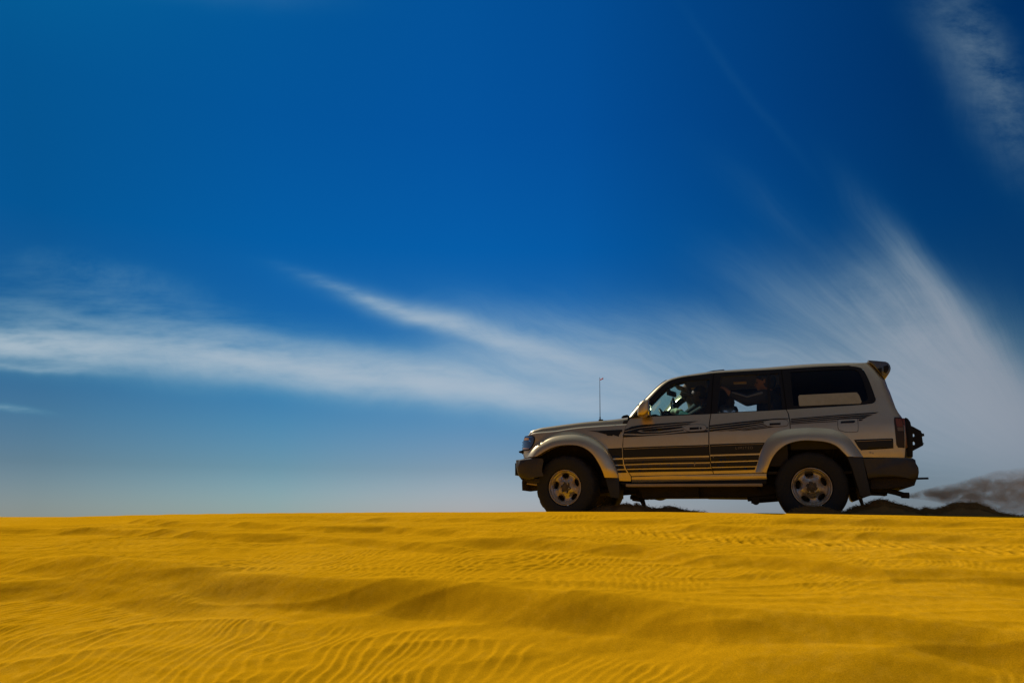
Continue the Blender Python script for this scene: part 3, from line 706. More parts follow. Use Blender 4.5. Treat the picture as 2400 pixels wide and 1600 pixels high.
        def grow(P, k):
            cx0, cy0 = np.mean([p[0] for p in P]), np.mean([p[1] for p in P]); return [(cx0 + (p[0] - cx0) * k, cy0 + (p[1] - cy0) * (k + .10)) for p in P]
        dec_plate('gasket', grow(z6([(1028, 214), (1060, 192), (1110, 182), (1200, 178), (1262, 180), (1292, 190), (1306, 214), (1296, 238), (1262, 248), (1190, 254), (1110, 258), (1062, 242)]), 1.03), 'decal_brown', d1, .0065, .008, 1)
        dec_plate('gasket', grow(z6([(1990, 160), (2020, 136), (2090, 124), (2190, 120), (2250, 122), (2282, 140), (2284, 170), (2262, 190), (2190, 198), (2090, 200), (2030, 190)]), 1.03), 'decal_brown', d2, .0065, .008, 1)
        h1 = dec_plate('handle', z6([(1028, 214), (1060, 192), (1110, 182), (1200, 178), (1262, 180), (1292, 190), (1306, 214), (1296, 238), (1262, 248), (1190, 254), (1110, 258), (1062, 242)]), 'paint', d1, .010, .014, 1)
        panel('handle', SS(z6([(1106, 213), (1218, 208), (1218, 234), (1106, 241)])), M['black_trim'], d1, side, off=.013, thick=.004, minstep=.01)
        panel('lock', SS(cr(z6([(1240, 208), (1254, 222), (1240, 236), (1227, 222)]), 5, True)), M['black_trim'], d1, side, off=.013, thick=.004, minstep=.006)
        dec_plate('handle', z6([(1990, 160), (2020, 136), (2090, 124), (2190, 120), (2250, 122), (2282, 140), (2284, 170), (2262, 190), (2190, 198), (2090, 200), (2030, 190)]), 'paint', d2, .010, .014, 1)
        panel('handle', SS(z6([(2064, 162), (2196, 156), (2196, 180), (2064, 187)])), M['black_trim'], d2, side, off=.013, thick=.004, minstep=.01)
        dec_plate('indicator', z6([(202, 270), (214, 250), (245, 246), (275, 250), (284, 270), (272, 290), (242, 294), (214, 290)]), 'lug_metal', fe, .004, .01, 1)
        if side < 0:
            ff = z4([(530, 576), (680, 572), (704, 590), (708, 690), (690, 710), (600, 713), (545, 700), (512, 680), (508, 598)])
            panel('fuel_flap', SS(cr(ff, 4, True)), M['black_trim'], qp, side, off=.0015, thick=.006, minstep=.02)
            c = (np.mean([p[0] for p in ff]), np.mean([p[1] for p in ff]))
            fi = [(c[0] + (p[0] - c[0]) * .955, c[1] + (p[1] - c[1]) * .94) for p in ff]
            fp = panel('fuel_flap', SS(cr(fi, 4, True)), M['paint'], qp, side, off=.004, thick=.006, minstep=.02)
            panel('fuel_flap_stripe', SS(z4([(540, 606), (672, 598), (680, 612), (660, 622), (536, 626)])), M['decal_black'], qp, side, off=.0055, thick=.003, minstep=.02)
            for px in (z6([(1158, 622), (1174, 622), (1172, 640), (1182, 652), (1168, 656), (1170, 676), (1160, 674), (1162, 652), (1150, 646), (1160, 640)]), z6([(1386, 548), (1394, 548), (1393, 574), (1386, 572)])):
                panel('paint_chip', SS(px), M['decal_gold'], d1 if px[0][0] < 1662 else d2, side, off=.005, thick=.002, minstep=.01)
        # window frames and panes (glass sits just inside)
        o1 = [(1489, 977.6), (1521, 937.5), (1546, 911), (1566, 895.2), (1587, 887.3), (1618, 880.6), (1671.5, 874.4), (1665.5, 969.2), (1600, 972.3), (1546, 974.6)]
        hol1 = cr([(1522, 949), (1538, 932.5), (1555, 915.5), (1568, 905), (1582, 898.6), (1606, 893.6)], 3) + [(1663.5, 888), (1658, 925), (1652.5, 968.4), (1600, 971), (1512, 974.6), (1512, 960)]
        f1 = panel('window_frame', SS(o1), M['black_trim'], d1, side, off=-.002, holes=[SS(hol1)], thick=.03)
        panel('window', SS(hol1), M['glass_clear'], d1, side, off=-.014, thick=.004, step=.08, minstep=.05)
        o2 = [(1673, 874.3), (1750, 869.6), (1830, 865.2), (1842.3, 958.6), (1750, 964.4), (1667.2, 968.8)]
        h2a = [(1690, 882.5), (1797, 876), (1799.5, 961), (1681, 967)]; h2b = [(1804, 875.6), (1825.5, 874.6), (1833, 959), (1805.5, 960.8)]
        panel('window_frame', SS(o2), M['black_trim'], d2, side, off=-.002, holes=[SS(h2a), SS(h2b)], thick=.03)
        panel('window', SS(h2a), M['glass_shade'], d2, side, off=-.014, thick=.004, step=.08, minstep=.05)
        panel('vent_window', SS(h2b), M['glass_shade'], d2, side, off=-.014, thick=.004, step=.08, minstep=.05)
        o3 = [(1832, 865), (1921, 860), (1990, 857.6)] + cr([(1995, 858.4), (2008.4, 860), (2021, 865.4), (2030.6, 880.6), (2040, 901.6), (2050.2, 930), (2051.8, 937.4), (2048.4, 942), (2042.6, 944.8), (2020, 947.8)], 4) + [(1950, 952.4), (1882, 956.6), (1844, 958.9)]
        h3 = [(1852, 871.5), (1920, 867.5), (1992, 864.6)] + cr([(1994, 864.6), (2006, 867), (2014, 874), (2024, 896), (2033, 926), (2033, 935), (2026, 940)], 4) + [(1950, 945.5), (1860, 950.5)]
        panel('window_frame', SS(o3), M['black_trim'], qp, side, off=-.002, holes=[SS(h3)], thick=.03)
        panel('side_window', SS(h3), M['glass_tinted'], qp, side, off=-.010, thick=.004, step=.08, minstep=.05)
        if side < 0:
            pb = cr([(1874, 925.6), (1935, 922.6), (2002, 919.5), (2009, 921), (2014, 927.5), (2019.5, 941)], 4) + [(2017, 945.6), (1940, 948.2), (1874, 951.3), (1872.6, 948), (1870.8, 929)]
            tag(panel('window_board', SS(pb), M['plate_board'], qp, side, off=.004, thick=.006, minstep=.02), 'pale scuffed board fixed over the foot of the rear side window')
        # windscreen pillar: bright outer strip
        inn = [(1476, 978.5), (1489, 974), (1521, 936.5), (1545.8, 910.3), (1565.7, 894.4), (1587, 886.6), (1617.8, 880.2)]
        out = [(1474, 976), (1480, 967), (1495, 948.8), (1510.6, 935), (1541, 904.4), (1559.6, 890.6), (1575, 884.3), (1602, 878)]
        A, B = rs(inn, 40), rs(out, 40); rows = []
        for a, b in zip(A, B):
            pa = S(*a); pb_ = S(*b); w0 = float(W(*pa)); row = []
            for k in range(7):
                t = math.pi / 2 * k / 6
                row.append((pa[0] + (pb_[0] - pa[0]) * math.sin(t), side * (w0 + .004 - .055 * (1 - math.cos(t))), pa[1] + (pb_[1] - pa[1]) * math.sin(t)))
            row.append((row[-1][0] + .03, side * (w0 - .10), row[-1][2] - .03))
            rows.append(row)
        loft('windscreen_pillar', rows, M['paint'], car, angle=50)
        tube('pillar_trim', [(r[3][0] + .045, r[3][1] - side * .055, r[3][2] - .05) for r in rows[2:38]], .038, M['interior_dark'], car, 10)
        tube('windscreen_seal', [(r[6][0] - .002, r[6][1] - side * .008, r[6][2] + .006) for r in rows[3:30]], .006, M['black_trim'], car, 6)
        # head lamp
        z8 = lambda P: [(1190 + x / 11.2, 1000 + y / 11.2) for x, y in P]
        bez = [(468, 244), (640, 236), (700, 256), (712, 330), (696, 424), (646, 516), (600, 572), (556, 612), (410, 626), (386, 600), (372, 590), (392, 440), (428, 330)]
        len_ = [(476, 262), (640, 254), (682, 272), (690, 334), (676, 416), (632, 500), (556, 584), (412, 592), (394, 580), (402, 440), (438, 330)]
        hl = panel('headlight', SS(cr(z8(bez), 4, True)), M['black_trim'], car, side, off=.006, thick=.03, minstep=.012)
        panel('lens', SS(cr(z8(len_), 4, True)), M['lamp_body'], hl, side, off=.013, thick=.008, minstep=.012)
        panel('reflector', SS(cr(z8([(545, 360), (590, 348), (606, 376), (612, 404), (590, 392)]), 4, True)), M['lamp_chrome'], hl, side, off=.0155, thick=.003, minstep=.006)
        panel('reflector', SS(z8([(452, 296), (560, 292), (560, 344), (436, 352)])), M['lamp_amber'], hl, side, off=.0150, thick=.003, minstep=.01)
        panel('reflector', SS(z8([(482, 266), (640, 258), (660, 270), (480, 282)])), M['lamp_chrome'], hl, side, off=.0155, thick=.003, minstep=.01)
        panel('reflector', SS(z8([(396, 560), (560, 566), (550, 580), (400, 586)])), M['lamp_amber'], hl, side, off=.0150, thick=.003, minstep=.01)
        # tail lamp, wrapping onto the tail
        tl = [(2096, 977.5), (2112.5, 978), (2117, 990), (2120, 1018.7), (2120.5, 1049.5), (2105, 1048.4), (2101, 1042), (2095.2, 984)]
        tb = panel('tail_light', SS(tl), M['tail_dark'], car, side, off=.006, thick=.03, minstep=.012)
        panel('lens', SS([(2099, 980), (2111.5, 980.5), (2115.5, 992), (2116.5, 1000), (2102, 1000), (2099, 986)]), M['tail_red'], tb, side, off=.009, thick=.005, minstep=.012)
        panel('lens', SS([(2103, 1001), (2117, 1001), (2118, 1009.5), (2104, 1009.5)]), M['tail_clear'], tb, side, off=.009, thick=.005, minstep=.012)
        bx = S(2118, 1018)[0]
        zz0, zz1 = S(2118, 1049)[1], S(2116, 980)[1]
        box('lens', (bx + .012, side * .735, (zz0 + zz1) / 2), (.035, .12, zz1 - zz0), M['tail_red'], tb, .012)
        # mud flaps
        prism('mud_flap', [unp(1419.3, 1119.4, -.86), unp(1450.7, 1119.6, -.86), unp(1452, 1145, -.86), unp(1452, 1167.8, -.86), unp(1431, 1165, -.86)], side * .875, side * .60, M['flap_rubber'], car, .006)
        prism('mud_flap', [unp(1985.4, 1070.4, -.88), unp(2021.8, 1072.8, -.88), unp(2033, 1125, -.88), unp(2041, 1160, -.88), unp(2024, 1166.5, -.88), unp(2017, 1162, -.88), unp(2005, 1125, -.88), unp(1997, 1098, -.88)], side * .905, side * .62, M['flap_rubber'], car, .006)
        # side mirror
        zm = lambda P: [unp(1480 + x / 6.533, 860 + y / 6.533, -1.02) for x, y in P]
        sm = [(100, 740), (92, 700), (104, 610), (140, 545), (188, 505), (212, 498), (262, 500), (268, 520), (272, 620), (272, 668), (262, 700), (212, 748), (170, 757), (110, 756)]
        P0 = zm(sm); cxm = np.mean([p[0] for p in P0]); czm = np.mean([p[1] for p in P0]); rows = []
        for k, (yy, sc) in enumerate([(.86, .70), (.875, .88), (.90, .97), (.96, 1.0), (1.02, 1.0), (1.055, .93), (1.075, .80), (1.082, .55)]):
            rows.append([(cxm + (p[0] - cxm) * sc, side * yy, czm + (p[1] - czm) * sc) for p in cr(P0, 3, True)])
        mi = loft('side_mirror', rows, M['paint'], car, closed=True, angle=60, caps=True)
        xb = max(p[0] for p in P0)
        box('mirror_glass', (xb - .006, side * .965, czm + .005), (.012, .15, .17), M['mirror_glass'], mi, .004)
        prism('mirror_base', [unp(1478, 979, -.85), unp(1500, 955, -.85), (unp(1514, 958, -.85)), unp(1512, 976.5, -.85)], side * .80, side * .845, M['black_trim'], mi, .004)
        rod('mirror_arm', (cxm + .02, side * .80, czm - .06), (cxm + .02, side * .90, czm - .06), .03, M['black_trim'], mi)
    # LIMITED lettering on the near rear door
    tc_ = bpy.data.curves.new('lettering', 'FONT'); tc_.body = 'LIMITED'; tc_.size = .075; tc_.space_character = 1.35; tc_.extrude = .0006; tc_.align_x = 'LEFT'
    to = bpy.data.objects.new('lettering', tc_); COL.objects.link(to)
    p0 = S(1400 + 1655 / 5.113, 960 + 474 / 5.113); p1 = S(1400 + 1862 / 5.113, 960 + 468 / 5.113)
    bpy.context.view_layer.update(); L = to.dimensions.x; k = math.dist(p0, p1) / L
    dg = bpy.context.evaluated_depsgraph_get(); me = bpy.data.meshes.new_from_object(to.evaluated_get(dg)); bpy.data.objects.remove(to)
    tilt = math.atan2(p1[1] - p0[1], p1[0] - p0[0])
    me.transform(Matrix.Translation((p0[0], -float(W(*p0)) - .0075, p0[1])) @ Matrix.Rotation(-tilt, 4, 'Y') @ Matrix.Rotation(math.pi / 2, 4, 'X') @ Matrix.Diagonal((k, k * 1.0, 1, 1)))
    me.materials.append(M['letter_tan']); lo = bpy.data.objects.new('lettering', me); COL.objects.link(lo)
    lo.parent = [c for c in car.children if c.name.startswith('rear_door')][0]

    # --- roof, bonnet, windscreen, nose and tail spanning the width
    def span(name, bot, top, m, inset, crown, nb=5, nc=14, inner_drop=0.):
        rows = []
        n = 70; A, B = rs(bot, n), rs(top, n)
        for a, b in zip(A, B):
            pa, pt = S(*a), S(*b); w0 = float(W(*pa)) - .001; row = []
            for k in range(nb + 1):
                t = math.pi / 2 * k / nb
                row.append((pa[0] + (pt[0] - pa[0]) * math.sin(t), -(w0 - inset * (1 - math.cos(t))), pa[1] + (pt[1] - pa[1]) * math.sin(t)))
            wi = w0 - inset
            for k in range(1, nc):
                s_ = -1 + 2 * k / nc; row.append((pt[0], s_ * wi, pt[1] + crown * (1 - s_ * s_)))
            row += [(p[0], -p[1], p[2]) for p in row[:nb + 1][::-1]]
            rows.append(row)
        return loft(name, rows, m, car, angle=50)
    roof_bot = [(1614, 881), (1640, 878.2), (1677.5, 873.6), (1760, 868.6), (1839.7, 864.2), (1921, 859), (1990, 856.2), (2012, 853.5), (2034, 850)]
    roof_top = [(1600, 878.5), (1633, 872.8), (1677.5, 867.5), (1725, 863.8), (1786, 860), (1817, 857.4), (1895, 851.2), (1973.7, 848.4), (2034, 848.2)]
    span('roof', roof_bot, roof_top, M['paint'], .075, .030)
    bon_top = [(1232, 1022.4), (1236, 1018), (1245, 1009.8), (1256.5, 1005.4), (1268, 1002), (1284.6, 999.6), (1327.8, 993.8), (1366, 989.2), (1396.6, 986.4), (1435, 983.2), (1458, 980.4), (1474, 978)]
    bon_bot = [(1234, 1022.3), (1245, 1017.4), (1262, 1014.6), (1280, 1013), (1303, 1010.8), (1328, 1006.8), (1358, 1003), (1404, 999.4), (1450, 996.3), (1468.5, 995)]
    rows = []; A, B = rs(bon_bot, 80), rs(bon_top, 80)
    for a, b in zip(A, B):
        pa, pt = S(*a), unp(b[0], b[1], -.70); w0 = float(W(*pa)) - .002; row = []
        hh = pt[1] - pa[1]; ins = min(.15, .35 * abs(hh) + .05)
        # narrow ledge, shallow gutter, then the bonnet side rising to the crown
        for tx, ty, tz in ((0, 0, 0), (.0, .010, .009), (.02, .030, .016), (.06, .046, .016), (.10, .050, .014 + .12 * hh), (.22, .053, .30 * hh + .010), (.35, .057, .46 * hh + .010), (.5, .062, .62 * hh + .008), (.65, .069, .77 * hh + .004), (.78, .082, .90 * hh), (.90, .110, .97 * hh), (1, .165, hh)):
            row.append((pa[0] + (pt[0] - pa[0]) * tx, -(w0 - ty), pa[1] + min(tz, hh) if hh > .03 else pa[1] + hh * (ty / .165)))
        wi = w0 - .165
        for k in range(1, 14):
            s_ = -1 + 2 * k / 14; row.append((pt[0] - .10 * (1 - s_ * s_) * (1 - sstep(-3.45, -2.9, pt[0])), s_ * wi, pt[1] + .022 * (1 - s_ * s_)))
        row += [(p[0], -p[1], p[2]) for p in row[:13][::-1]]
        rows.append(row)
    loft('bonnet', rows, M['paint'], car, angle=50)
    # antenna gutter mark and wiper at the bonnet's rear edge
    prism('wiper', [unp(1457, 979.5, -.55), unp(1462, 974.5, -.55), unp(1472, 972.5, -.55), unp(1474, 974, -.55), unp(1466, 979.5, -.55)], -.60, .55, M['black_trim'], car, .004)
    # windscreen
    out = [(1474, 977.5), (1480, 968.6), (1495, 950.6), (1510.6, 936.6), (1541, 906), (1559.6, 892.4), (1576, 886), (1602, 879.6)]
    rows = []
    for p in rs(out, 24):
        x, z = S(*p); w0 = float(W(x, z)) - .06
        rows.append([(x - .10 * (1 - (s_ / 8) ** 2) + .02, w0 * s_ / 8, z + .0) for s_ in range(-8, 9)])
    loft('windscreen', rows[:-2], M['glass_windscreen'], car, angle=60)
    # scuttle between bonnet and windscreen
    box('scuttle', (unp(1476, 978, -.6)[0] + .07, 0, unp(1476, 978, -.6)[1] - .05), (.22, 1.40, .05), M['black_trim'], car, .01)
    # nose panel with grille
    nose = [(1233, 1022), (1229.5, 1031), (1226, 1040), (1224.3, 1050), (1225, 1060), (1228.5, 1072)]
    rows = []
    for u, v in nose:
        x, z = unp(u, v, -.62); rows.append([(x - .05 * (1 - (s_ / 6) ** 2), s_ / 6 * .63, z) for s_ in range(-6, 7)])
    np_ = loft('nose_panel', rows, M['paint'], car, angle=50)
    gx = unp(1225, 1046, -.6)[0]; gz = unp(1225, 1046, -.6)[1]
    bm = bmesh.new()
    add_box(bm, (gx - .045, 0, gz), (.03, .80, .19), .01)
    for k in range(5): add_box(bm, (gx - .066, 0, gz - .075 + .0375 * k), (.018, .78, .012), .003)
    bm_obj('grille', bm, M['black_trim'], car)
    prism('lamp_washer', [unp(1217.6, 1057.6, -.66), unp(1227, 1055, -.66), unp(1227, 1062.5, -.66), unp(1219, 1061.2, -.66)], -.70, -.52, M['black_trim'], car, .004)
    # tail gate
    rows = []
    for u, v in tail:
        x, z = S(u, v); w0 = float(W(x, z)) + .0
        rows.append([(x + .02 * (1 - (s_ / 8) ** 4), w0 * s_ / 8, z) for s_ in range(-8, 9)])
    tg = loft('tailgate', rows, M['paint'], car, angle=50)
    x1, z1 = S(2095, 945); x2, z2 = S(2062, 872)
    bm = bmesh.new(); w = .62
    vs = [bm.verts.new(p) for p in ((x1 + .012, -w, z1), (x1 + .012, w, z1), (x2 + .028, w * .93, z2), (x2 + .028, -w * .93, z2))]; bm.faces.new(vs)
    r = bmesh.ops.solidify(bm, geom=list(bm.faces), thickness=.006)
    bm_obj('rear_window', bm, M['glass_tinted'], tg)
    # --- front bumper
    fb = [(1207.5, 1077.6), (1228, 1074), (1249.8, 1071.4), (1252, 1078), (1249, 1092), (1247.2, 1107), (1252.5, 1120.5), (1229.5, 1123), (1216, 1116), (1211.5, 1108), (1208.6, 1094)]
    P = [unp(u, v, -.86) for u, v in fb]; cxm = unp(1253, 1095, -.86)[0]; rows = []
    for yy, dx in ((.885, .16), (.878, .07), (.86, .02), (.83, .0), (.70, -.02), (.45, -.05), (0, -.06), (-.45, -.05), (-.70, -.02), (-.83, 0), (-.86, .02), (-.878, .07), (-.885, .16)):
        sc = .82 if abs(yy) > .88 else (.95 if abs(yy) > .87 else 1)
        rows.append([(min(cxm - .002, p[0] + dx) if dx < .1 else cxm + (p[0] + dx - cxm) * .8, yy, P[4][1] + (p[1] - P[4][1]) * sc) for p in P])
    fbm = loft('front_bumper', rows, M['bumper_plastic'], car, closed=True, angle=45, caps=True)
    prism('bumper_strip', [unp(1226, 1073.2, -.87), unp(1249.6, 1070.2, -.87), unp(1250, 1071.8, -.87), unp(1226, 1075, -.87)], -.86, -.80, M['side_step'], fbm, .002)
    pf0, pf1 = unp(1204.3, 1084, -.35), unp(1204.3, 1113, -.35); prism('number_plate', [pf0, (pf0[0] + .16, pf0[1]), (pf1[0] + .16, pf1[1]), pf1], -.30, .22, M['black_trim'], fbm, .003)
    tag(prism('valance', [unp(1214, 1113, -.80), unp(1230, 1120, -.80), unp(1266, 1120, -.80), unp(1266, 1131, -.80), unp(1236.4, 1129, -.80), unp(1222, 1124, -.80)], -.80, -.30, M['underbody'], fbm, .01), None)
    bm = bmesh.new(); add_tube(bm, [(*unp(1233, 1132, -.78)[:1], -.74, unp(1233, 1132, -.78)[1]), (unp(1262, 1135.5, -.78)[0], -.74, unp(1262, 1135.5, -.78)[1])], .012); bm_obj('tow_bar', bm, M['side_step'], fbm)
    # --- rear bumper
    rb = [(2021.8, 1072.8), (2080, 1072.4), (2138, 1072.9), (2145, 1077.5), (2146.6, 1086), (2150, 1091), (2152.4, 1096), (2153.4, 1106.6), (2151, 1120), (2144, 1124), (2110, 1119.5), (2060, 1120.5), (2034, 1124), (2031, 1110)]
    P = [unp(u, v, -.84) for u, v in rb]; x0 = P[0][0]; rows = []
    for yy, dx in ((.885, -.10), (.875, -.03), (.85, .0), (.6, .0), (0, .0), (-.6, .0), (-.85, .0), (-.875, -.03), (-.885, -.10)):
        sc = .86 if abs(yy) > .88 else (.96 if abs(yy) > .87 else 1)
        rows.append([(max(x0, p[0] + dx * sstep(x0 + .1, x0 + .5, p[0])), yy, .64 + (p[1] - .64) * sc) for p in P])
    rbm = loft('rear_bumper', rows, M['bumper_plastic'], car, closed=True, angle=45, caps=True)
    prism('bumper_skirt', [unp(2031, 1119, -.80), unp(2110, 1117, -.80), unp(2150, 1120, -.80), unp(2146, 1130, -.80), unp(2144, 1137, -.80), unp(2126, 1143, -.80), unp(2111.5, 1140.6, -.80), unp(2077.5, 1145, -.80), unp(2030, 1146, -.80)], -.80, .78, M['underbody'], rbm, .01)
    rod('hitch_pin', (unp(2148, 1121, -.2)[0], -.2, unp(2148, 1121, -.2)[1]), (unp(2176, 1120.4, -.2)[0], -.2, unp(2176, 1120.4, -.2)[1]), .012, M['black_trim'], rbm)
    for u, v in ((1400 + 0, 0),): pass
    for (u, v, r) in ((2040, 1060, .011), (2046, 1061.5, .009)):
        q = S(u, v); bpy_ = rod('scuff', (q[0], -float(W(*q)) - .001, q[1]), (q[0], -float(W(*q)) - .004, q[1]), r, M['lug_metal'], car)
    # spare wheel carrier, seen edge-on
    zs = lambda P, y: [unp(2040 + x / 6.533, 960 + y_ / 6.533, y) for x, y_ in P]
    yc = -.15
    cp = [(598, 236), (650, 258), (775, 326), (778, 350), (805, 520), (806, 546), (700, 602), (640, 634), (612, 640), (600, 400)]
    bm = bmesh.new()
    O = zs(cp, yc); H = [zs([(655 + 24 * math.cos(t), 388 + 26 * math.sin(t)) for t in np.linspace(0, 2 * math.pi, 14)[:-1]], yc), zs([(662 + 24 * math.cos(t), 512 + 28 * math.sin(t)) for t in np.linspace(0, 2 * math.pi, 14)[:-1]], yc)]
    sc_ = panel('spare_wheel_carrier', O, M['black_trim'], car, -1, wf=lambda x, z: np.full(np.shape(x), .165), thick=.02, holes=H, step=.04, minstep=.015)
    O2 = [(a, b) for a, b in O]
    panel('carrier_plate', O2, M['black_trim'], sc_, -1, wf=lambda x, z: np.full(np.shape(x), .135), thick=.02, holes=H, step=.04, minstep=.015)
    A_ = zs([(520, 130), (560, 150), (595, 200), (606, 250), (634, 370), (634, 735), (545, 740), (540, 400), (530, 250), (505, 150)], -.2)
    prism('carrier_post', A_, -.30, .12, M['black_trim'], sc_, .008)
    for x_, y_, l, r in ((775, 376, 60, .020), (800, 510, 34, .007), (780, 372, 26, .03)):
        a, b = unp(2040 + x_ / 6.533, 960 + y_ / 6.533, yc), unp(2040 + (x_ + l) / 6.533, 960 + (y_ - 4) / 6.533, yc)
        rod('bolt', (a[0], yc + .07, a[1]), (b[0], yc + .07, b[1]), r, M['black_trim'], sc_, r * .8)
    # spoiler
    sp = [(2034, 843.6), (2055, 845.2), (2075.7, 847), (2082, 850), (2086.5, 856), (2088, 863), (2086.4, 870), (2082, 878), (2073, 889), (2067, 880), (2058, 869), (2048, 858), (2040, 851)]
    Pp = [unp(u, v, -.66) for u, v in sp]
    so = prism('roof_spoiler', Pp, -.66, .66, M['spoiler_paint'], car, .006)
    for poly in ([(2056, 864), (2066.5, 861), (2066.8, 878)], [(2071, 858), (2080, 855), (2083.5, 860), (2082, 868), (2077, 874.5), (2071.5, 872)]):
        PP = [unp(u, v, -.665) for u, v in poly]
        prism('dark_reflection', PP, -.672, -.62, M['black_trim'], so, .002)  # dark reflections on the spoiler's end, put on as black pieces
    # roof vent
    prism('sunroof_deflector', [unp(1655, 870.4, -.45), unp(1672, 866.6, -.45), unp(1697, 864.2, -.45), unp(1697, 867.5, -.45)], -.42, .42, M['black_trim'], car, .003)
    # antenna on the near bonnet edge
    ya = -.74; a0 = unp(1406.5, 986, ya); a1 = unp(1405.6, 884, ya)
    an = box('antenna', (a0[0] + .01, ya, a0[1] + .005), (.055, .03, .028), M['black_trim'], car, .006)
    rod('antenna_mast', (a0[0], ya, a0[1]), (a0[0] + (a1[0] - a0[0]) * .09, ya, a0[1] + (a1[1] - a0[1]) * .09), .008, M['black_trim'], an)
    rod('antenna_mast', (a0[0], ya, a0[1]), (a1[0], ya, a1[1]), .0048, M['black_trim'], an, .0026, 8)
    f0, f1 = unp(1406, 889.5, ya), unp(1414, 886.6, ya)
    bm = bmesh.new(); add_tube(bm, [(f0[0], ya, f0[1]), ((f0[0] + f1[0]) / 2, ya - .01, f0[1] + .001), (f1[0], ya - .015, f1[1])], [.008, .007, .010], 8); bm_obj('antenna_flag', bm, M['red_flag'], an)
    # --- wheels
    def tyre_mesh():
        prof = [(-.105, .222), (-.128, .232), (-.136, .262), (-.139, .300), (-.136, .338), (-.128, .368), (-.112, .386), (-.098, .392), (-.075, .396), (-.03, .398), (0, .398), (.03, .398), (.075, .396), (.098, .392), (.112, .386), (.128, .368), (.136, .338), (.139, .300), (.136, .262), (.128, .232), (.105, .222)]
        seg = 144
        def fn(j, k):
            y = prof[j][0]
            if abs(y) < .12 and .38 < prof[j][1]:
                ph = (k + (4 if y > 0 else 0)) % 8
                return -.006 if ph in (0, 1, 2) and abs(y) > .05 else (-.006 if ph in (4, 5) and abs(y) <= .05 else 0)
            if abs(y) > .125 and .33 < prof[j][1] < .37: return 0
            return 0
        bm = lathe_y(prof, seg, fn)
        for v in bm.verts:                                  # raised ring and side lugs
            r = math.hypot(v.co.x, v.co.z)
            if abs(v.co.y) > .125 and .33 < r < .375:
                if int((math.atan2(v.co.z, v.co.x) + math.pi) / (2 * math.pi) * 72) % 2: v.co.y *= 1.02
        return bm
    def rim_parts(parent, rear):
        # barrel and lip
        bm = lathe_y([(-.108, .2185), (-.116, .216), (-.116, .209), (-.104, .203), (-.096, .196), (-.05, .192), (.10, .190), (.11, .218)], 72)
        rm = bm_obj('rim', bm, M['rim_alloy'], parent, True, 40)
        # spoke disc with five oval openings
        ang0 = math.radians(97 if rear else 96)
        holes = []
        for k in range(5):
            a = ang0 + 2 * math.pi * k / 5; h = []
            for t in np.linspace(0, 2 * math.pi, 19)[:-1]:
                rr = .146 + .027 * math.cos(t) * (1 if math.cos(t) > 0 else 1.05); tt = .048 * math.sin(t) / .146 * (1 + .12 * math.cos(t))
                h.append((rr * math.cos(a + tt), rr * math.sin(a + tt)))
            holes.append(h)
        ringo = [(.199 * math.cos(t), .199 * math.sin(t)) for t in np.linspace(0, 2 * math.pi, 73)[:-1]]
        def depth(x, z):
            r = np.hypot(x, z)
            d = .094 - .030 * sstep(.19, .165, r) + .014 * sstep(.13, .09, r) + .012 * sstep(.085, .070, r)
            for k in range(5):
                a = ang0 + 2 * math.pi * k / 5
                q = np.hypot((x - .146 * math.cos(a)), (z - .146 * math.sin(a))); d = d - .018 * (1 - sstep(.030, .062, q))
            return d
        sd_ = panel('spoke', ringo, M['rim_alloy'], parent, -1, wf=depth, thick=.016, holes=holes, step=.012, minstep=.009, angle=50)
        # hub: dark lobed boss, six nuts, centre cap
        n = 90; rows = []
        for yy, sc in ((-.088, 1.0), (-.100, 1.0), (-.106, .95), (-.108, .6), (-.108, .0)):
            rows.append([((.062 + (.012 if not rear else .0035) * math.cos(6 * (2 * math.pi * k / n + .2))) * sc * math.cos(2 * math.pi * k / n), yy, (.062 + (.012 if not rear else .0035) * math.cos(6 * (2 * math.pi * k / n + .2))) * sc * math.sin(2 * math.pi * k / n)) for k in range(n)])
        hb = loft('hub', rows, M['hub_dark'], parent, closed=True, angle=40)
        for k in range(6):
            a = 2 * math.pi * k / 6 + (.1 if rear else -.2); c = (.0600 * math.cos(a), .0600 * math.sin(a))
            rod('wheel_nut', (c[0], -.100, c[1]), (c[0], -.124, c[1]), .0115, M['lug_metal'], parent, .0095, 6)
            bm = bmesh.new(); add_rod(bm, (0, -.10, 0), (0, -.135 if rear else -.118, 0), .036, .030, 28); add_rod(bm, (0, -.13, 0), (0, -.142 if rear else -.121, 0), .016, .012, 20)
        bm_obj('centre_cap', bm, M['hub_dark'], parent)
        # brake drum behind the spokes
        bm = bmesh.new(); add_rod(bm, (0, -.04, 0), (0, .03, 0), .135 if rear else .10, seg=32); add_rod(bm, (0, .03, 0), (0, .06, 0), .187, seg=40); add_rod(bm, (0, .085, 0), (0, .112, 0), .205, .215, seg=40); bm_obj('brake', bm, M['underbody'], parent)
    for side in (-1, 1):
        for x, rear in ((-2.85, False), (0, True)):
            st = math.radians(-9.5) if not rear else 0
            w = empty('wheel', car, (x, side * .725, .395), (0, 0, st + (math.pi if side > 0 else 0)))
            bm_obj('tyre', tyre_mesh(), M['rubber'], w, True, 40)
            rim_parts(w, rear)
    # --- chassis and running gear
    bm = bmesh.new()
    for s in (-1, 1):
        for a, b in (((-3.35, .52), (-2.9, .55)), ((-2.9, .55), (-2.35, .47)), ((-2.35, .44), (-.55, .42)), ((-.55, .44), (.05, .62)), ((.05, .62), (.95, .56))):
            L = math.dist(a, b); an_ = math.atan2(b[1] - a[1], b[0] - a[0])
            add_box(bm, ((a[0] + b[0]) / 2, s * .48, (a[1] + b[1]) / 2), (L + .05, .07, .13), .008, Matrix.Rotation(-an_, 3, 'Y'))
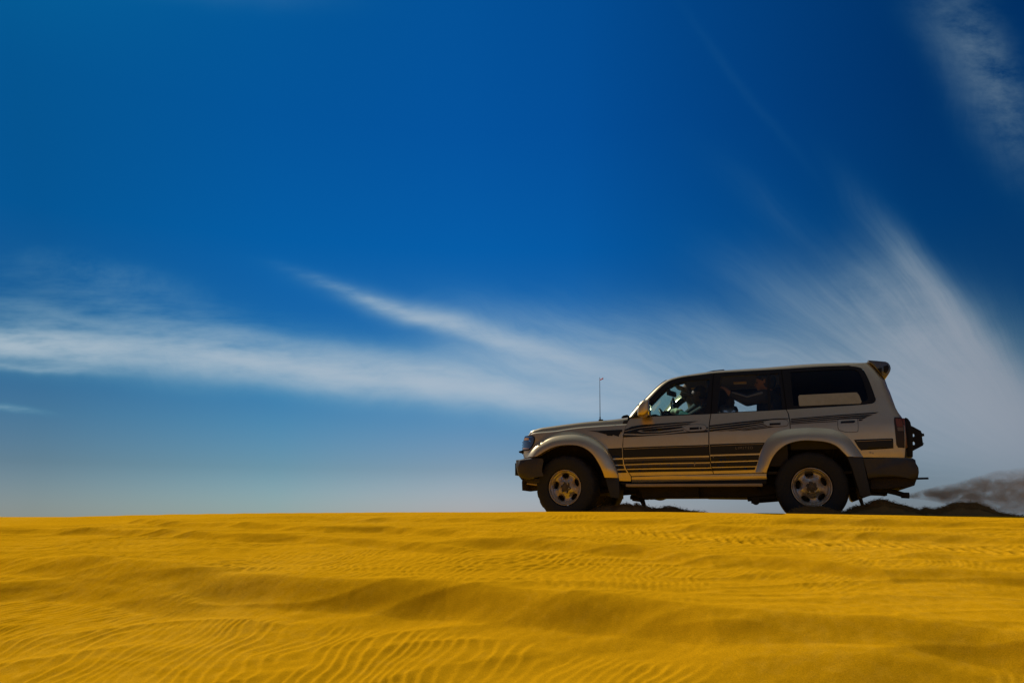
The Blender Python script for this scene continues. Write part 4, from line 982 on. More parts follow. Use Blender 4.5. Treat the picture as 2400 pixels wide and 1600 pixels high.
    for x in (-2.4, -1.9, -1.2, -.6, .9): add_box(bm, (x, 0, .44), (.09, .95, .09), .008)
    bm_obj('chassis_frame', bm, M['underbody'], car)
    # floor and firewall close the body from below
    bm = bmesh.new()
    add_box(bm, (-.50, 0, .56), (2.95, 1.56, .03)); add_box(bm, (-2.05, 0, .86), (.04, 1.50, .62)); add_box(bm, (.78, 0, .70), (.4, 1.4, .03))
    add_box(bm, (.98, 0, .80), (.03, 1.5, .45)); add_box(bm, (-.03, 0, .95), (1.75, .94, .03))
    bm_obj('floor_pan', bm, M['underbody'], car)
    def under(name, poly, y0, y1, m='underbody', bev=.015): return prism(name, [unp(u, v, (y0 + y1) / 2) for u, v in poly], y0, y1, M[m], car, bev)
    under('transfer_case', [(1500, 1140), (1760, 1140), (1752, 1160), (1700, 1166), (1660, 1166.6), (1552, 1166.8), (1545, 1170), (1536, 1171), (1527, 1168), (1515, 1169), (1500, 1164)], -.42, .30)
    under('gearbox_mount', [(1495, 1140), (1640, 1140), (1640, 1164), (1510, 1168)], -.62, -.50)
    under('fuel_tank', [(1640, 1138), (1810, 1138), (1830, 1160), (1760, 1168), (1650, 1166.4)], -.55, .5)
    under('skid_plate', [(1275, 1110), (1420, 1118), (1420, 1160), (1330, 1160), (1280, 1136)], -.35, .35)
    bm = bmesh.new()
    a, b = unp(1752, 1169, -.5), unp(1835, 1174.8, -.5)
    add_rod(bm, (a[0], -.5, a[1]), (.02, -.5, .33), .028); add_rod(bm, (a[0], .5, a[1]), (.02, .5, .33), .028)
    c = unp(1771, 1173.6, -.5); add_rod(bm, (c[0], -.55, c[1]), (c[0], -.45, c[1]), .045)
    bm_obj('trailing_arm', bm, M['underbody'], car)
    bm = bmesh.new()
    for x in (-2.85, 0.):
        if x == 0.: bm_obj('axle', bm, M['underbody'], car); bm = bmesh.new()
        add_rod(bm, (x, -.66, .395), (x, .66, .395), .045); bmesh.ops.create_uvsphere(bm, u_segments=20, v_segments=12, radius=.15, matrix=Matrix.Translation((x, .1 if x < -1 else 0, .395)))
        for s in (-1, 1): add_rod(bm, (x + .02, s * .50, .40), (x + .03, s * .46, .80), .062)
    bm_obj('axle', bm, M['underbody'], car)
    for s in (-1, 1): rod('leading_arm', (-2.85, s * .52, .34), (-2.02, s * .46, .40), .03, M['underbody'], car)
    rod('steering_link', (-3.02, -.6, .36), (-3.02, .6, .36), .016, M['underbody'], car)
    # link and strap hanging below
    a, b = unp(1500, 1168, .2), unp(1514.4, 1189, .2)
    prism('drop_bracket', [unp(1494.5, 1165, .2), unp(1509.5, 1165, .2), unp(1514.8, 1187), unp(1510, 1189.6, .2), unp(1507, 1188.5, .2)] if False else [unp(u, v, .2) for u, v in ((1495.5, 1165), (1508.5, 1165), (1514.4, 1187.5), (1510.5, 1189.8), (1507, 1188.5))], .18, .24, M['underbody'], car, .004)
    prism('cross_strut', [unp(u, v, .3) for u, v in ((1478, 1161.5), (1520, 1161.5), (1520, 1170.8), (1478, 1169.8))], .25, .34, M['underbody'], car, .006)
    a, b = unp(2008, 1140, -.35), unp(2023.6, 1188, -.35)
    tube('tow_strap', [(a[0], -.35, a[1]), ((a[0] + b[0]) / 2 - .004, -.35, (a[1] + b[1]) / 2), (b[0], -.35, b[1] - .005)], [.026, .024, .018], M['hub_dark'], car)
    # exhaust
    ye = -.48
    pts = [unp(u, v, ye) for u, v in ((1985, 1138), (2010, 1146), (2040, 1148), (2082, 1150), (2100, 1154), (2117, 1159))]
    ex = tube('exhaust_pipe', [(x, ye, z) for x, z in pts], .030, M['underbody'], car, 14)
    a, b = unp(2112, 1159.8, ye), unp(2131, 1160.6, ye)
    bm = bmesh.new(); add_rod(bm, (a[0], ye, a[1]), (b[0], ye, b[1]), .032, .034, 20); bm_obj('tail_pipe', bm, M['underbody'], ex)
    prism('tow_hitch', [unp(u, v, -.3) for u, v in ((2026, 1143), (2078, 1143), (2076.8, 1162), (2065, 1160.5), (2043, 1160), (2030, 1164))], -.42, -.18, M['underbody'], car, .008)
    tube('rear_shock', [(-.02 + .13, -.40, .36), (.22, -.42, .60), (.28, -.42, .85)], .03, M['underbody'], car)
    interior(car)
    return car

def interior(car):
    M = MATS
    # headliner just below the roof
    rows = []
    for x, z in ((-1.42, 1.70), (-1.25, 1.745), (-.9, 1.775), (-.3, 1.80), (.3, 1.805), (.66, 1.80)):
        rows.append([(x, .64 * s / 6, z - .0 * abs(s)) for s in range(-6, 7)])
    loft('headliner', rows, M['headliner'], car)
    box('dome_lamp', (-.76, 0.0, 1.752), (.16, .09, .02), M['lamp_sunlit'], car, .006)
    box('dome_lamp', (-1.34, 0.0, 1.700), (.08, .07, .02), M['lamp_sunlit'], car, .006)
    # dashboard
    zb = 1.235
    prism('dashboard', [(-2.06, 1.19), (-1.98, 1.245), (-1.86, zb + .02), (-1.78, zb), (-1.70, 1.20), (-1.70, .95), (-2.03, .85)], -.72, .72, M['interior_dark'], car, .02)
    prism('instrument_hood', [(-1.93, 1.24), (-1.86, 1.29), (-1.78, 1.31), (-1.72, 1.29), (-1.72, 1.20), (-1.93, 1.20)], -.58, -.20, M['interior_dark'], car, .02)
    # steering wheel
    sw = empty('steering_wheel', car, (-1.655, -.38, 1.225), (0, math.radians(-118), 0))
    bm = bmesh.new(); R = .185
    ring = [(R * math.cos(t), R * math.sin(t), 0) for t in np.linspace(0, 2 * math.pi, 41)]
    add_tube(bm, ring, .016, 10); bm_obj('steering_rim', bm, M['black_trim'], sw)
    bm = bmesh.new()
    for t in (0.1, 2.1, 4.2): add_rod(bm, (0, 0, .03), (R * math.cos(t), R * math.sin(t), 0), .014)
    add_box(bm, (0, 0, .02), (.12, .12, .05), .015); add_rod(bm, (0, 0, .03), (0, 0, .22), .025)
    bm_obj('steering_hub', bm, M['interior_dark'], sw)
    # seats: two in front, a bench behind, all with head restraints
    def seat(x, y, w, zb=.92, back=.60, rest=True, name='front_seat', tilt=16):
        s = empty(name, car, (x, y, 0))
        box('cushion', (-.12, 0, zb - .07), (.52, w, .16), M['seat_fabric'], s, .05)
        rt = Matrix.Rotation(math.radians(tilt), 3, 'Y')
        box('backrest', (.18 + .07, 0, zb + back / 2 - .02), (.15, w * .96, back), M['seat_fabric'], s, .055, rt)
        if rest: box('head_restraint', (.18 + .07 + math.sin(math.radians(tilt)) * (back / 2 + .10) + .0, 0, zb + back + .015), (.09, .26, .13), M['seat_fabric'], s, .035, rt)
        return s
    seat(-1.22, -.38, .50, back=.50); seat(-1.22, .38, .50, back=.50)
    seat(-.42, 0, 1.30, zb=.92, back=.50, rest=False, name='rear_bench')
    # grab handle, sun visors, mirror
    M_ = M
    box('sun_visor', (-1.47, -.34, 1.655), (.15, .38, .02), M['visor'], car, .008, Matrix.Rotation(math.radians(22), 3, 'Y'))
    box('sun_visor', (-1.47, .34, 1.66), (.15, .38, .02), M['visor'], car, .008, Matrix.Rotation(math.radians(22), 3, 'Y'))
    rm = box('rear_view_mirror', (*[unp(1574, 922, 0)[0]], 0, unp(1574, 922, 0)[1]), (.035, .24, .07), M['interior_dark'], car, .012, Matrix.Rotation(math.radians(-18), 3, 'Z'))
    rod('mirror_stem', (unp(1564, 912, 0)[0], 0, unp(1564, 912, 0)[1] + .02), (unp(1574, 921, 0)[0], 0, unp(1574, 921, 0)[1] + .01), .012, M['interior_dark'], rm)
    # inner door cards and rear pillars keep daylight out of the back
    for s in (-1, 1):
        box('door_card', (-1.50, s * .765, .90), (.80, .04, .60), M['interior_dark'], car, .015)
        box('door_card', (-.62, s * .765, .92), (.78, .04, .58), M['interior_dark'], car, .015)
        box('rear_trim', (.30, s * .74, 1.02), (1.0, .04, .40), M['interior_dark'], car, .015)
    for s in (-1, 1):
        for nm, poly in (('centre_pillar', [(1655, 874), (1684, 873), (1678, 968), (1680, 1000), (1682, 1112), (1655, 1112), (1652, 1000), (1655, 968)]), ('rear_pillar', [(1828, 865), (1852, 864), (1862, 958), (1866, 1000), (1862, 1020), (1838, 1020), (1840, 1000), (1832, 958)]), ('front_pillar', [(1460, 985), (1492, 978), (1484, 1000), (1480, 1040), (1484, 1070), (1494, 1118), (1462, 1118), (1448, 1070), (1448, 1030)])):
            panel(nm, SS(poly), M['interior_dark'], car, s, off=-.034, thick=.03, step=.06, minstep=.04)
    panel('light_blocker', SS([(1684, 881), (1799, 874), (1800, 894), (1684, 900)]), M['interior_dark'], car, 1, off=-.05, thick=.008, step=.1, minstep=.05)  # dark sheets added here and below to block sky through far rear windows
    panel('light_blocker', SS([(1800, 875), (1830, 873), (1835, 961), (1803, 962)]), M['interior_dark'], car, 1, off=-.05, thick=.008, step=.1, minstep=.05)
    box('load_cover', (.25, 0, 1.235), (1.0, 1.44, .02), M['interior_dark'], car, .005)

# ------------------------------------------------------------------ people
def capsules(name, caps, voxel, m, root, smooth=4):
    """one continuous skin grown round tapered bones: (a, ra, b, rb)"""
    bm = bmesh.new()
    for a, ra, b, rb in caps:
        a, b = Vector(a), Vector(b)
        bmesh.ops.create_icosphere(bm, subdivisions=3, radius=ra, matrix=Matrix.Translation(a))
        bmesh.ops.create_icosphere(bm, subdivisions=3, radius=rb, matrix=Matrix.Translation(b))
        if (b - a).length > 1e-4: add_rod(bm, a, b, ra, rb, 24)
    me = bpy.data.meshes.new(name); bm.to_mesh(me); bm.free()
    o = bpy.data.objects.new(name, me); COL.objects.link(o)
    r = o.modifiers.new('r', 'REMESH'); r.mode = 'VOXEL'; r.voxel_size = voxel; r.use_smooth_shade = True
    s = o.modifiers.new('s', 'SMOOTH'); s.iterations = smooth; s.factor = .5
    bpy.context.view_layer.update()
    me2 = bpy.data.meshes.new_from_object(o.evaluated_get(bpy.context.evaluated_depsgraph_get()))
    bpy.data.objects.remove(o); bpy.data.meshes.remove(me)
    me2.name = name; me2.polygons.foreach_set('use_smooth', [True] * len(me2.polygons))
    me2.transform(Matrix.Translation(-Vector(root['base'])))
    me2.materials.clear(); me2.materials.append(m)
    o = bpy.data.objects.new(name, me2); COL.objects.link(o); o.parent = root
    return o
def seated_thing(name, base, label, cat, group=None):
    r = bpy.data.objects.new(name, None); COL.objects.link(r); r.empty_display_size = .1
    r.matrix_world = Matrix.Translation(CAR_T + V(0, 0, EZ)) @ CAR_M @ Matrix.Translation(base); r['base'] = list(base)
    return tag(r, label, cat, group)
def head_caps(c, fwd, s=1.):
    """skull, jaw, nose, brow, ears round the head centre c facing fwd"""
    c = Vector(c); f = Vector(fwd).normalized(); up = Vector((0, 0, 1)); up = (up - f * up.dot(f)).normalized(); l = up.cross(f)
    P = lambda a, b, d: c + f * a * s + up * b * s + l * d * s
    return [(P(-.02, .03, 0), .085 * s, P(.012, .028, 0), .078 * s), (P(.02, -.03, 0), .062 * s, P(.045, -.072, 0), .036 * s), (P(.055, -.02, .0), .045 * s, P(.05, -.05, 0), .04 * s),
            (P(.082, .012, 0), .010 * s, P(.104, -.022, 0), .013 * s), (P(.078, .032, -.03), .013 * s, P(.078, .032, .03), .013 * s), (P(.088, -.050, -.014), .009 * s, P(.088, -.050, .014), .009 * s),
            (P(-.005, .0, .082), .012 * s, P(-.008, .025, .084), .014 * s), (P(-.005, .0, -.082), .012 * s, P(-.008, .025, -.084), .014 * s),
            (P(-.03, -.05, 0), .055 * s, P(-.05, -.13, 0), .056 * s)]
def hand_caps(w, d, n, curl=.9, th=1, s=1.):
    """palm and five fingers from wrist w along d; n = palm side (fingers curl towards it)"""
    w, d, n = Vector(w), Vector(d).normalized(), Vector(n).normalized(); side = d.cross(n).normalized()
    out = [(w, .026 * s, w + d * .03 * s, .026 * s)]
    for i, (o, L) in enumerate(((-.027, .068), (-.009, .078), (.009, .073), (.026, .058))):
        k = w + d * .085 * s + side * o * s
        out.append((w + d * .02 * s + side * o * .6 * s, .019 * s, k, .013 * s))
        p = k; dd = d.copy()
        for j, f in enumerate((.45, .32, .23)):
            ang = curl * (.6 + .35 * j + .06 * i); dd = (dd * math.cos(ang) + n * math.sin(ang)).normalized(); q = p + dd * L * f * s
            out.append((p, (.0095 - .0008 * j) * s, q, (.0088 - .0009 * j) * s)); p = q
            nn = n - dd * n.dot(dd)
            if nn.length > .2: n_ = nn.normalized()
            n2 = n; 
    p = w + d * .02 * s - side * .024 * s * th; q = p + (d * .6 - side * .8 * th + n * .35).normalized() * .042 * s; r = q + (d * .85 + n * .5).normalized() * .030 * s
    out += [(p, .016 * s, q, .012 * s), (q, .0115 * s, r, .0095 * s)]
    return out
def eyes(c, fwd, root, s=1.):
    c = Vector(c); f = Vector(fwd).normalized(); up = Vector((0, 0, 1)); up = (up - f * up.dot(f)).normalized(); l = up.cross(f)
    for k in (-1, 1):
        bm = bmesh.new(); bmesh.ops.create_uvsphere(bm, u_segments=12, v_segments=8, radius=.011 * s, matrix=Matrix.Translation(c + (f * .078 + up * .008 + l * .030 * k) * s - Vector(root['base'])))
        bm_obj('eye', bm, MATS['hair'], root)
def build_people():
    M = MATS
    # driver
    b = (-1.08, -.38, .90)
    d = seated_thing('person', b, 'driver with short dark hair and brown top, arms stretched to the steering wheel', 'person')
    hc = (-1.245, -.38, 1.545); fw = (-1, .0, -.12)
    shN, shF = (-1.16, -.57, 1.335), (-1.18, -.20, 1.335); elN, elF = (-1.36, -.60, 1.235), (-1.38, -.16, 1.235); wrN, wrF = (-1.585, -.47, 1.335), (-1.61, -.27, 1.33)
    body = head_caps(hc, fw) + [((-1.20, -.38, 1.42), .055, (-1.14, -.38, 1.33), .07), ((-1.14, -.38, 1.28), .13, (-1.05, -.38, .98), .14), (shN, .06, elN, .045), (elN, .045, wrN, .028), (shF, .06, elF, .045), (elF, .045, wrF, .028),
           ((-1.14, -.45, 1.32), .07, shN, .06), ((-1.14, -.30, 1.32), .07, shF, .06),
           ((-1.06, -.47, .96), .09, (-1.50, -.50, 1.02), .06), ((-1.06, -.29, .96), .09, (-1.50, -.28, 1.02), .06), ((-1.50, -.50, 1.02), .06, (-1.80, -.48, .72), .04), ((-1.50, -.28, 1.02), .06, (-1.80, -.28, .72), .04)]
    body += hand_caps(wrN, (-1, .12, .12), (-.2, 0, -1), .75, 1) + hand_caps(wrF, (-1, -.12, .12), (-.2, 0, -1), .75, -1)
    capsules('body', body, .0065, M['skin_shaded'], d)
    capsules('top', [((-1.15, -.38, 1.30), .145, (-1.05, -.38, .98), .155), ((-1.15, -.47, 1.32), .085, shN, .078), ((-1.15, -.29, 1.32), .085, shF, .078), (shN, .078, elN, .060), (shF, .078, elF, .060), ((-1.17, -.38, 1.38), .062, (-1.13, -.38, 1.33), .10)], .009, M['shirt_brown'], d)
    capsules('sleeve', [(elN, .062, (-1.44, -.56, 1.285), .052), ((-1.44, -.56, 1.285), .050, (-1.50, -.52, 1.325), .045)], .008, M['cloth_teal'], d)
    capsules('cuff', [((-1.47, -.53, 1.318), .050, (-1.555, -.49, 1.338), .040), ((-1.50, -.55, 1.33), .03, (-1.52, -.50, 1.35), .035)], .007, M['cloth_green'], d)
    capsules('hair', [((-1.225, -.38, 1.59), .086, (-1.20, -.38, 1.565), .090), ((-1.17, -.38, 1.56), .06, (-1.165, -.38, 1.50), .05)], .008, M['hair'], d)
    capsules('trousers', [((-1.05, -.38, .97), .15, (-1.06, -.38, .93), .15), ((-1.06, -.47, .96), .10, (-1.50, -.50, 1.02), .07), ((-1.06, -.29, .96), .10, (-1.50, -.28, 1.02), .07), ((-1.50, -.50, 1.02), .07, (-1.79, -.48, .74), .05), ((-1.50, -.28, 1.02), .07, (-1.79, -.28, .74), .05)], .010, M['trouser'], d)
    eyes(hc, fw, d)
    # passenger in the rear seat filming with a phone
    b = (-.42, -.36, .95)
    p = seated_thing('person', b, 'rear passenger in grey long sleeves holding a phone up at the window', 'person')
    hx, hz = unp(1790, 898, -.40); hc = (hx, -.40, hz); fw = (-1, -.05, -.02)
    sh = unp(1790, 926, -.55); el = unp(1752, 938, -.60); wr = unp(1713, 925, -.60)
    shN, elN, wrN = (sh[0], -.55, sh[1] - .01), (el[0], -.60, el[1]), (wr[0], -.60, wr[1])
    ht = unp(1697, 906, -.60); hb = Vector((ht[0] - wr[0], 0, ht[1] - wr[1])).normalized()
    shF, elF, wrF = (sh[0] + .05, -.18, sh[1] - .02), (sh[0] + .03, -.12, sh[1] - .28), (sh[0] - .18, -.22, sh[1] - .36)
    tx = sh[0] + .06
    body = head_caps(hc, fw) + [((hx + .05, -.40, hz - .13), .055, (tx, -.38, sh[1] + .02), .07), ((tx, -.37, sh[1] - .06), .13, (-.40, -.36, 1.05), .15), ((tx, -.45, sh[1]), .07, shN, .06), ((tx, -.28, sh[1]), .07, shF, .06),
           (shN, .058, elN, .045), (elN, .045, wrN, .028), (shF, .058, elF, .045), (elF, .045, wrF, .028),
           ((-.42, -.45, 1.02), .09, (-.86, -.48, 1.08), .06), ((-.42, -.27, 1.02), .09, (-.86, -.26, 1.08), .06), ((-.86, -.48, 1.08), .06, (-.92, -.48, .66), .045), ((-.86, -.26, 1.08), .06, (-.92, -.26, .66), .045)]
    body += hand_caps(wrN, (hb.x, .0, hb.z), (-.75, .25, -.2), .55, 1, 1.12) + hand_caps(wrF, (-1, -.1, -.2), (-.2, 0, -1), .4, -1)
    capsules('body', body, .006, M['skin'], p)
    capsules('top', [((tx, -.37, sh[1] - .07), .155, (-.40, -.36, 1.05), .175), ((tx, -.45, sh[1] - .01), .09, shN, .085), ((tx, -.28, sh[1] - .01), .09, shF, .08), (shN, .085, elN, .072), (elN, .072, (wrN[0] + .02, wrN[1], wrN[2]), .046), (shF, .08, elF, .068), (elF, .068, (wrF[0] + .02, wrF[1], wrF[2] - .02), .045), ((hx + .05, -.40, hz - .16), .066, (tx, -.38, sh[1] + .0), .10)], .009, M['shirt_dark'], p)
    capsules('sleeve_highlight', [((wrN[0] + .02, -.645, wrN[2] + .022), .009, ((wrN[0] + elN[0]) / 2, -.66, (wrN[2] + elN[2]) / 2 + .032), .007), (((wrN[0] + elN[0]) / 2, -.66, (wrN[2] + elN[2]) / 2 + .032), .009, (elN[0], -.668, elN[2] + .034), .010), ((elN[0], -.668, elN[2] + .034), .009, (shN[0] - .02, -.628, shN[2] + .028), .016)], .005, M['highlight_grey'], p, 2)  # pale strip laid on as the highlight along the raised arm
    capsules('hair', [((hx + .005, -.40, hz + .062), .090, (hx + .05, -.40, hz + .03), .098), ((hx + .06, -.40, hz - .0), .085, (hx + .06, -.40, hz - .04), .06)], .008, M['hair'], p)
    capsules('trousers', [((-.40, -.36, 1.04), .165, (-.42, -.36, 1.0), .16), ((-.42, -.45, 1.02), .10, (-.86, -.48, 1.08), .075), ((-.42, -.27, 1.02), .10, (-.86, -.26, 1.08), .075), ((-.86, -.48, 1.08), .075, (-.92, -.48, .70), .055), ((-.86, -.26, 1.08), .075, (-.92, -.26, .70), .055)], .010, M['trouser'], p)
    eyes(hc, fw, p)
    px, pz = unp(1690, 893, -.60)
    ph = seated_thing('smartphone', (px, -.60, pz), 'black phone held upright in the rear passenger\'s raised hand', 'phone')
    rt = Matrix.Rotation(math.radians(8), 3, 'Y')
    box('phone_body', (0, 0, 0), (.012, .075, .15), M['phone_black'], ph, .004, rt)
    bm = bmesh.new(); add_rod(bm, (-.010, -.022, .055), (.002, -.022, .055), .008); bm_obj('camera_lens', bm, M['chrome'], ph)
    # passenger beyond the driver
    b = (-1.10, .38, .90)
    q = seated_thing('person', b, 'front passenger sitting beyond the driver in dark clothes and a brown scarf', 'person')
    hx, hz = unp(1612, 918, .34); hc = (hx, .34, hz); fw = (-1, -.15, -.1)
    body = head_caps(hc, fw) + [((hx + .05, .35, hz - .13), .05, (hx + .12, .38, hz - .22), .07), ((hx + .14, .38, hz - .30), .13, (-1.05, .38, 1.0), .14), ((-1.05, .29, .98), .09, (-1.5, .27, 1.02), .06), ((-1.05, .47, .98), .09, (-1.5, .48, 1.02), .06), ((-1.5, .27, 1.02), .06, (-1.8, .28, .72), .04), ((-1.5, .48, 1.02), .06, (-1.8, .48, .72), .04),
           ((hx + .13, .22, hz - .25), .06, (hx - .06, .16, hz - .38), .045), ((hx - .06, .16, hz - .38), .045, (hx - .24, .24, hz - .36), .03), ((hx + .13, .54, hz - .25), .06, (hx - .06, .60, hz - .38), .045), ((hx - .06, .60, hz - .38), .045, (hx - .24, .50, hz - .36), .03), ((hx + .13, .22, hz - .25), .06, (hx + .13, .54, hz - .25), .06)]
    body += hand_caps((hx - .24, .24, hz - .36), (-1, .2, -.1), (0, 0, -1), .5, 1) + hand_caps((hx - .24, .50, hz - .36), (-1, -.2, -.1), (0, 0, -1), .5, -1)
    capsules('body', body, .0075, M['skin_shaded'], q)
    capsules('coat', [((hx + .14, .38, hz - .28), .155, (-1.05, .38, 1.0), .17), ((hx + .13, .22, hz - .25), .085, (hx + .13, .54, hz - .25), .085), ((hx + .13, .22, hz - .25), .08, (hx - .06, .16, hz - .38), .06), ((hx - .06, .16, hz - .38), .06, (hx - .22, .24, hz - .36), .045), ((hx + .13, .54, hz - .25), .08, (hx - .06, .60, hz - .38), .06), ((hx - .06, .60, hz - .38), .06, (hx - .22, .50, hz - .36), .045)], .010, M['shirt_dark'], q)
    capsules('scarf', [((hx + .02, .34, hz + .035), .094, (hx + .05, .345, hz - .02), .092), ((hx + .05, .35, hz - .10), .085, (hx + .11, .37, hz - .20), .12)], .009, M['visor'], q)
    eyes(hc, fw, q)
    # charm hanging under the mirror
    cx_, cz_ = unp(1578, 946, -.02)
    h = seated_thing('hanging_charm', (cx_, -.02, cz_), 'dark tasselled charm with blue and white beads hanging under the windscreen mirror', 'charm')
    capsules_base = [((cx_, -.02, cz_ + .08), .012, (cx_ - .004, -.02, cz_ + .02), .034), ((cx_ - .004, -.02, cz_ + .02), .036, (cx_ + .01, -.02, cz_ - .11), .045)]
    capsules('tassel', capsules_base, .006, M['interior_dark'], h)
    for dx, dz, r, mm in ((-.002, .02, .012, 'charm_blue'), (.002, -.006, .011, 'charm_white'), (-.003, -.03, .012, 'charm_blue'), (.004, -.055, .010, 'charm_white')):
        bm = bmesh.new(); bmesh.ops.create_uvsphere(bm, u_segments=12, v_segments=8, radius=r, matrix=Matrix.Translation((dx, -.042, dz))); bm_obj('bead', bm, M[mm], h)

# ------------------------------------------------------------------ sand thrown up by the tyres, exhaust smoke
def thrown(name, top, y0, depth, label, seed, n_str, rough=.010, tail=(.9, -.35)):
    rnd = random.Random(seed); nr = np.random.RandomState(seed)
    P = np.array([unp(u, v, y0) for u, v in top]); o = np.argsort(P[:, 0]); P = P[o]
    xs = np.arange(P[0, 0], P[-1, 0], .012); ts = np.linspace(-1, 1, 25)
    X, T = np.meshgrid(xs, ts, indexing='ij'); tz = np.interp(X, P[:, 0], P[:, 1])
    n = fbm(X * 9, T * 3 + seed, seed, 4)
    Z = -.06 + (tz + .06) * np.clip(1 - T * T, 0, 1) ** .55 + rough * n * (tz + .02) / .1
    Y = y0 + depth * T + .02 * n
    v = [(a, b, c) for a, b, c in zip(X.ravel(), Y.ravel(), Z.ravel())]; nc = len(ts)
    f = [(i * nc + j, i * nc + j + 1, (i + 1) * nc + j + 1, (i + 1) * nc + j) for i in range(len(xs) - 1) for j in range(nc - 1)]
    # streaks and grains flying off the crest of the plume
    def topz(x): return float(np.interp(x, P[:, 0], P[:, 1]))
    span_ = P[-1, 0] - P[0, 0]
    for k in range(n_str):
        x = P[0, 0] + span_ * rnd.random(); t = rnd.uniform(-.6, .6); h = max(.01, topz(x) + .02)
        z = (topz(x) + .06) * (1 - t * t) ** .55 - .06
        grain = k % 3 > 0
        L = rnd.uniform(.03, .12) * min(1, h / .08 + .2) if not grain else rnd.uniform(.005, .016)
        w = rnd.uniform(.0016, .0038) if not grain else rnd.uniform(.0015, .0045)
        ex = abs(rnd.gauss(0, .015)) * min(1.2, h / .08) if grain else rnd.uniform(-.012, .016)
        c = Vector((x, y0 + depth * t, z + ex)); a = rnd.gauss(0, .13)
        d = Vector((tail[0] * math.cos(a) - tail[1] * math.sin(a), rnd.gauss(0, .1), tail[0] * math.sin(a) + tail[1] * math.cos(a))).normalized()
        s = d.cross(Vector((0, 1, 0))).normalized() * w; u = Vector((0, w, 0)); b0 = len(v)
        v += [tuple(c - d * L * .5), tuple(c + s), tuple(c - s * .5 + u), tuple(c - s * .5 - u), tuple(c + d * L * .5)]
        f += [(b0, b0 + 2, b0 + 1), (b0, b0 + 3, b0 + 2), (b0, b0 + 1, b0 + 3), (b0 + 4, b0 + 1, b0 + 2), (b0 + 4, b0 + 2, b0 + 3), (b0 + 4, b0 + 3, b0 + 1)]
    o = mesh_obj(name, v, f, MATS['thrown_sand'], None, True, 60)
    o.matrix_world = Matrix.Translation(CAR_T + V(0, 0, EZ)) @ CAR_M
    return tag(o, label, 'sand', kind='stuff')
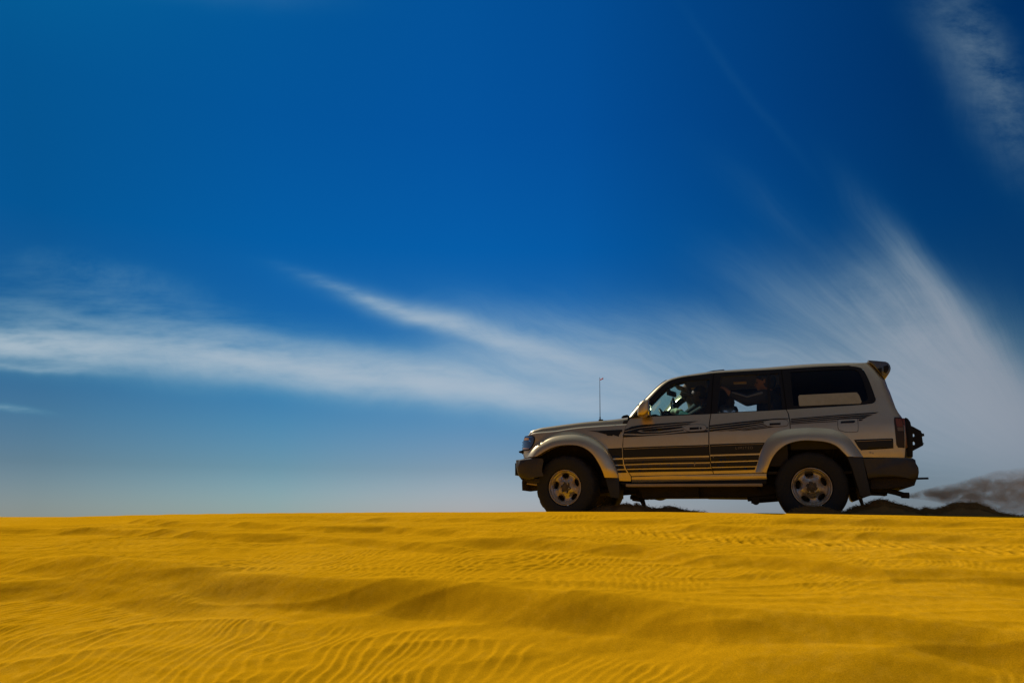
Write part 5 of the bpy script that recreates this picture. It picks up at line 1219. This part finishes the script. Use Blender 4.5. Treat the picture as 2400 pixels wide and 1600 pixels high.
def build_spray():
    dusty('thrown_sand', (.15, .082, .028), dust=(.30, .155, .04), amount=.35, rough=1., drough=1., scale=8, bump=.4, spec=.1)  # darker than the slope's sand: the shade is put into the colour
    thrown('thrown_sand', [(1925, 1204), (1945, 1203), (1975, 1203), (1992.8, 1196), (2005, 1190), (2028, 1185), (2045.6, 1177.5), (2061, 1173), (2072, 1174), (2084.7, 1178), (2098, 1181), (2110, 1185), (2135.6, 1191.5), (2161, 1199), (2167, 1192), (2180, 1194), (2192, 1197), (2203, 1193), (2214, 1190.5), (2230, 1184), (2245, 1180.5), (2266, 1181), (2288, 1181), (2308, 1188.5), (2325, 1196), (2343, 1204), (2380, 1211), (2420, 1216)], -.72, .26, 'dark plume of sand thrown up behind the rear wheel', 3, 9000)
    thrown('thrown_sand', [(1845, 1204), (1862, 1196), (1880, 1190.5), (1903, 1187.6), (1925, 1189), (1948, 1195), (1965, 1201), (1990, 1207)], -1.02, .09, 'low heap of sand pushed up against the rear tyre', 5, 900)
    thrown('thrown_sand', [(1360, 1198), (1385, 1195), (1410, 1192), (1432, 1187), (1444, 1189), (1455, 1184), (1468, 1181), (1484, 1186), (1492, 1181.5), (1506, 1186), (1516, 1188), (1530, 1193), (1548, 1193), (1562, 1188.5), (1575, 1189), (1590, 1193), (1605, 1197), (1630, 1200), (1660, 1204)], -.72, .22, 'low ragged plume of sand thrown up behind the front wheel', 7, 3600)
    # exhaust smoke
    top = [(2130, 1157), (2160, 1149), (2200, 1140), (2240, 1134), (2290, 1121), (2340, 1108), (2400, 1102), (2480, 1098), (2600, 1092)]
    bot = [(2130, 1167), (2160, 1170), (2200, 1176), (2240, 1186), (2290, 1196), (2340, 1204), (2400, 1210), (2480, 1214), (2600, 1220)]
    ye = -.48; rows = []
    for (a, b), (c, d) in zip(top, bot):
        t, u = unp(a, b, ye), unp(c, d, ye); cz, r = (t[1] + u[1]) / 2, abs(t[1] - u[1]) / 2 * 1.15; cx_ = (t[0] + u[0]) / 2
        rows.append([(cx_, ye + .9 * r * math.cos(w), cz + r * math.sin(w)) for w in np.linspace(0, 2 * math.pi, 21)[:-1]])
    m = bpy.data.materials.new('smoke'); m.use_nodes = True; N = NT(m.node_tree); N.n.clear()
    co = ocoord(N); sp = N.node('ShaderNodeSeparateXYZ'); N.put(sp.inputs[0], co); x, y, z = sp.outputs
    A = [(rows[i][0][0], (rows[i][5][2] + rows[i][15][2]) / 2, (rows[i][5][2] - rows[i][15][2]) / 2) for i in range(len(rows))]
    x0, x1 = A[0][0], A[-1][0]
    nx_ = N.m('DIVIDE', N.m('SUBTRACT', x, x0), x1 - x0)
    cz = N.ramp(nx_, [((a - x0) / (x1 - x0), c) for a, c, r in A]); rr = N.ramp(nx_, [((a - x0) / (x1 - x0), r) for a, c, r in A])
    dz = N.m('DIVIDE', N.m('SUBTRACT', z, cz), rr); dy = N.m('DIVIDE', N.m('SUBTRACT', y, ye), N.m('MULTIPLY', rr, .9))
    q = N.m('SUBTRACT', 1.0, N.m('ADD', N.m('MULTIPLY', dz, dz), N.m('MULTIPLY', dy, dy)), clamp=True)
    n1 = N.noise(N.xyz(N.m('MULTIPLY', x, .75), y, N.m('MULTIPLY', z, 1.3)), 7.5, 7, .66, .6)
    n2 = N.noise(N.xyz(x, y, z), 20, 3, .6)
    k = N.m('MULTIPLY', N.m('SUBTRACT', N.m('ADD', n1, N.m('MULTIPLY', n2, .25)), .50, clamp=True), 7.0)
    fall = N.ramp(nx_, [(0, 5.0), (.12, 3.0), (.5, 1.1), (1, .6)])
    den = N.m('MULTIPLY', N.m('MULTIPLY', N.m('POWER', q, .7), k), N.m('MULTIPLY', fall, SMOKE))
    pv = N.node('ShaderNodeVolumePrincipled'); pv.inputs['Color'].default_value = (.72, .55, .34, 1); pv.inputs['Anisotropy'].default_value = .2
    N.put(pv.inputs['Density'], den); o = N.node('ShaderNodeOutputMaterial'); N.l.new(pv.outputs[0], o.inputs['Volume'])
    sm = loft('exhaust_smoke', rows, m, None, closed=True, caps=True)
    sm.matrix_world = Matrix.Translation(CAR_T + V(0, 0, EZ)) @ CAR_M
    tag(sm, 'brown exhaust smoke drifting from the tail pipe', 'smoke', kind='stuff')
SMOKE = 4.6

make_world()
make_sand()
make_mats()
build_car()
build_people()
build_spray()
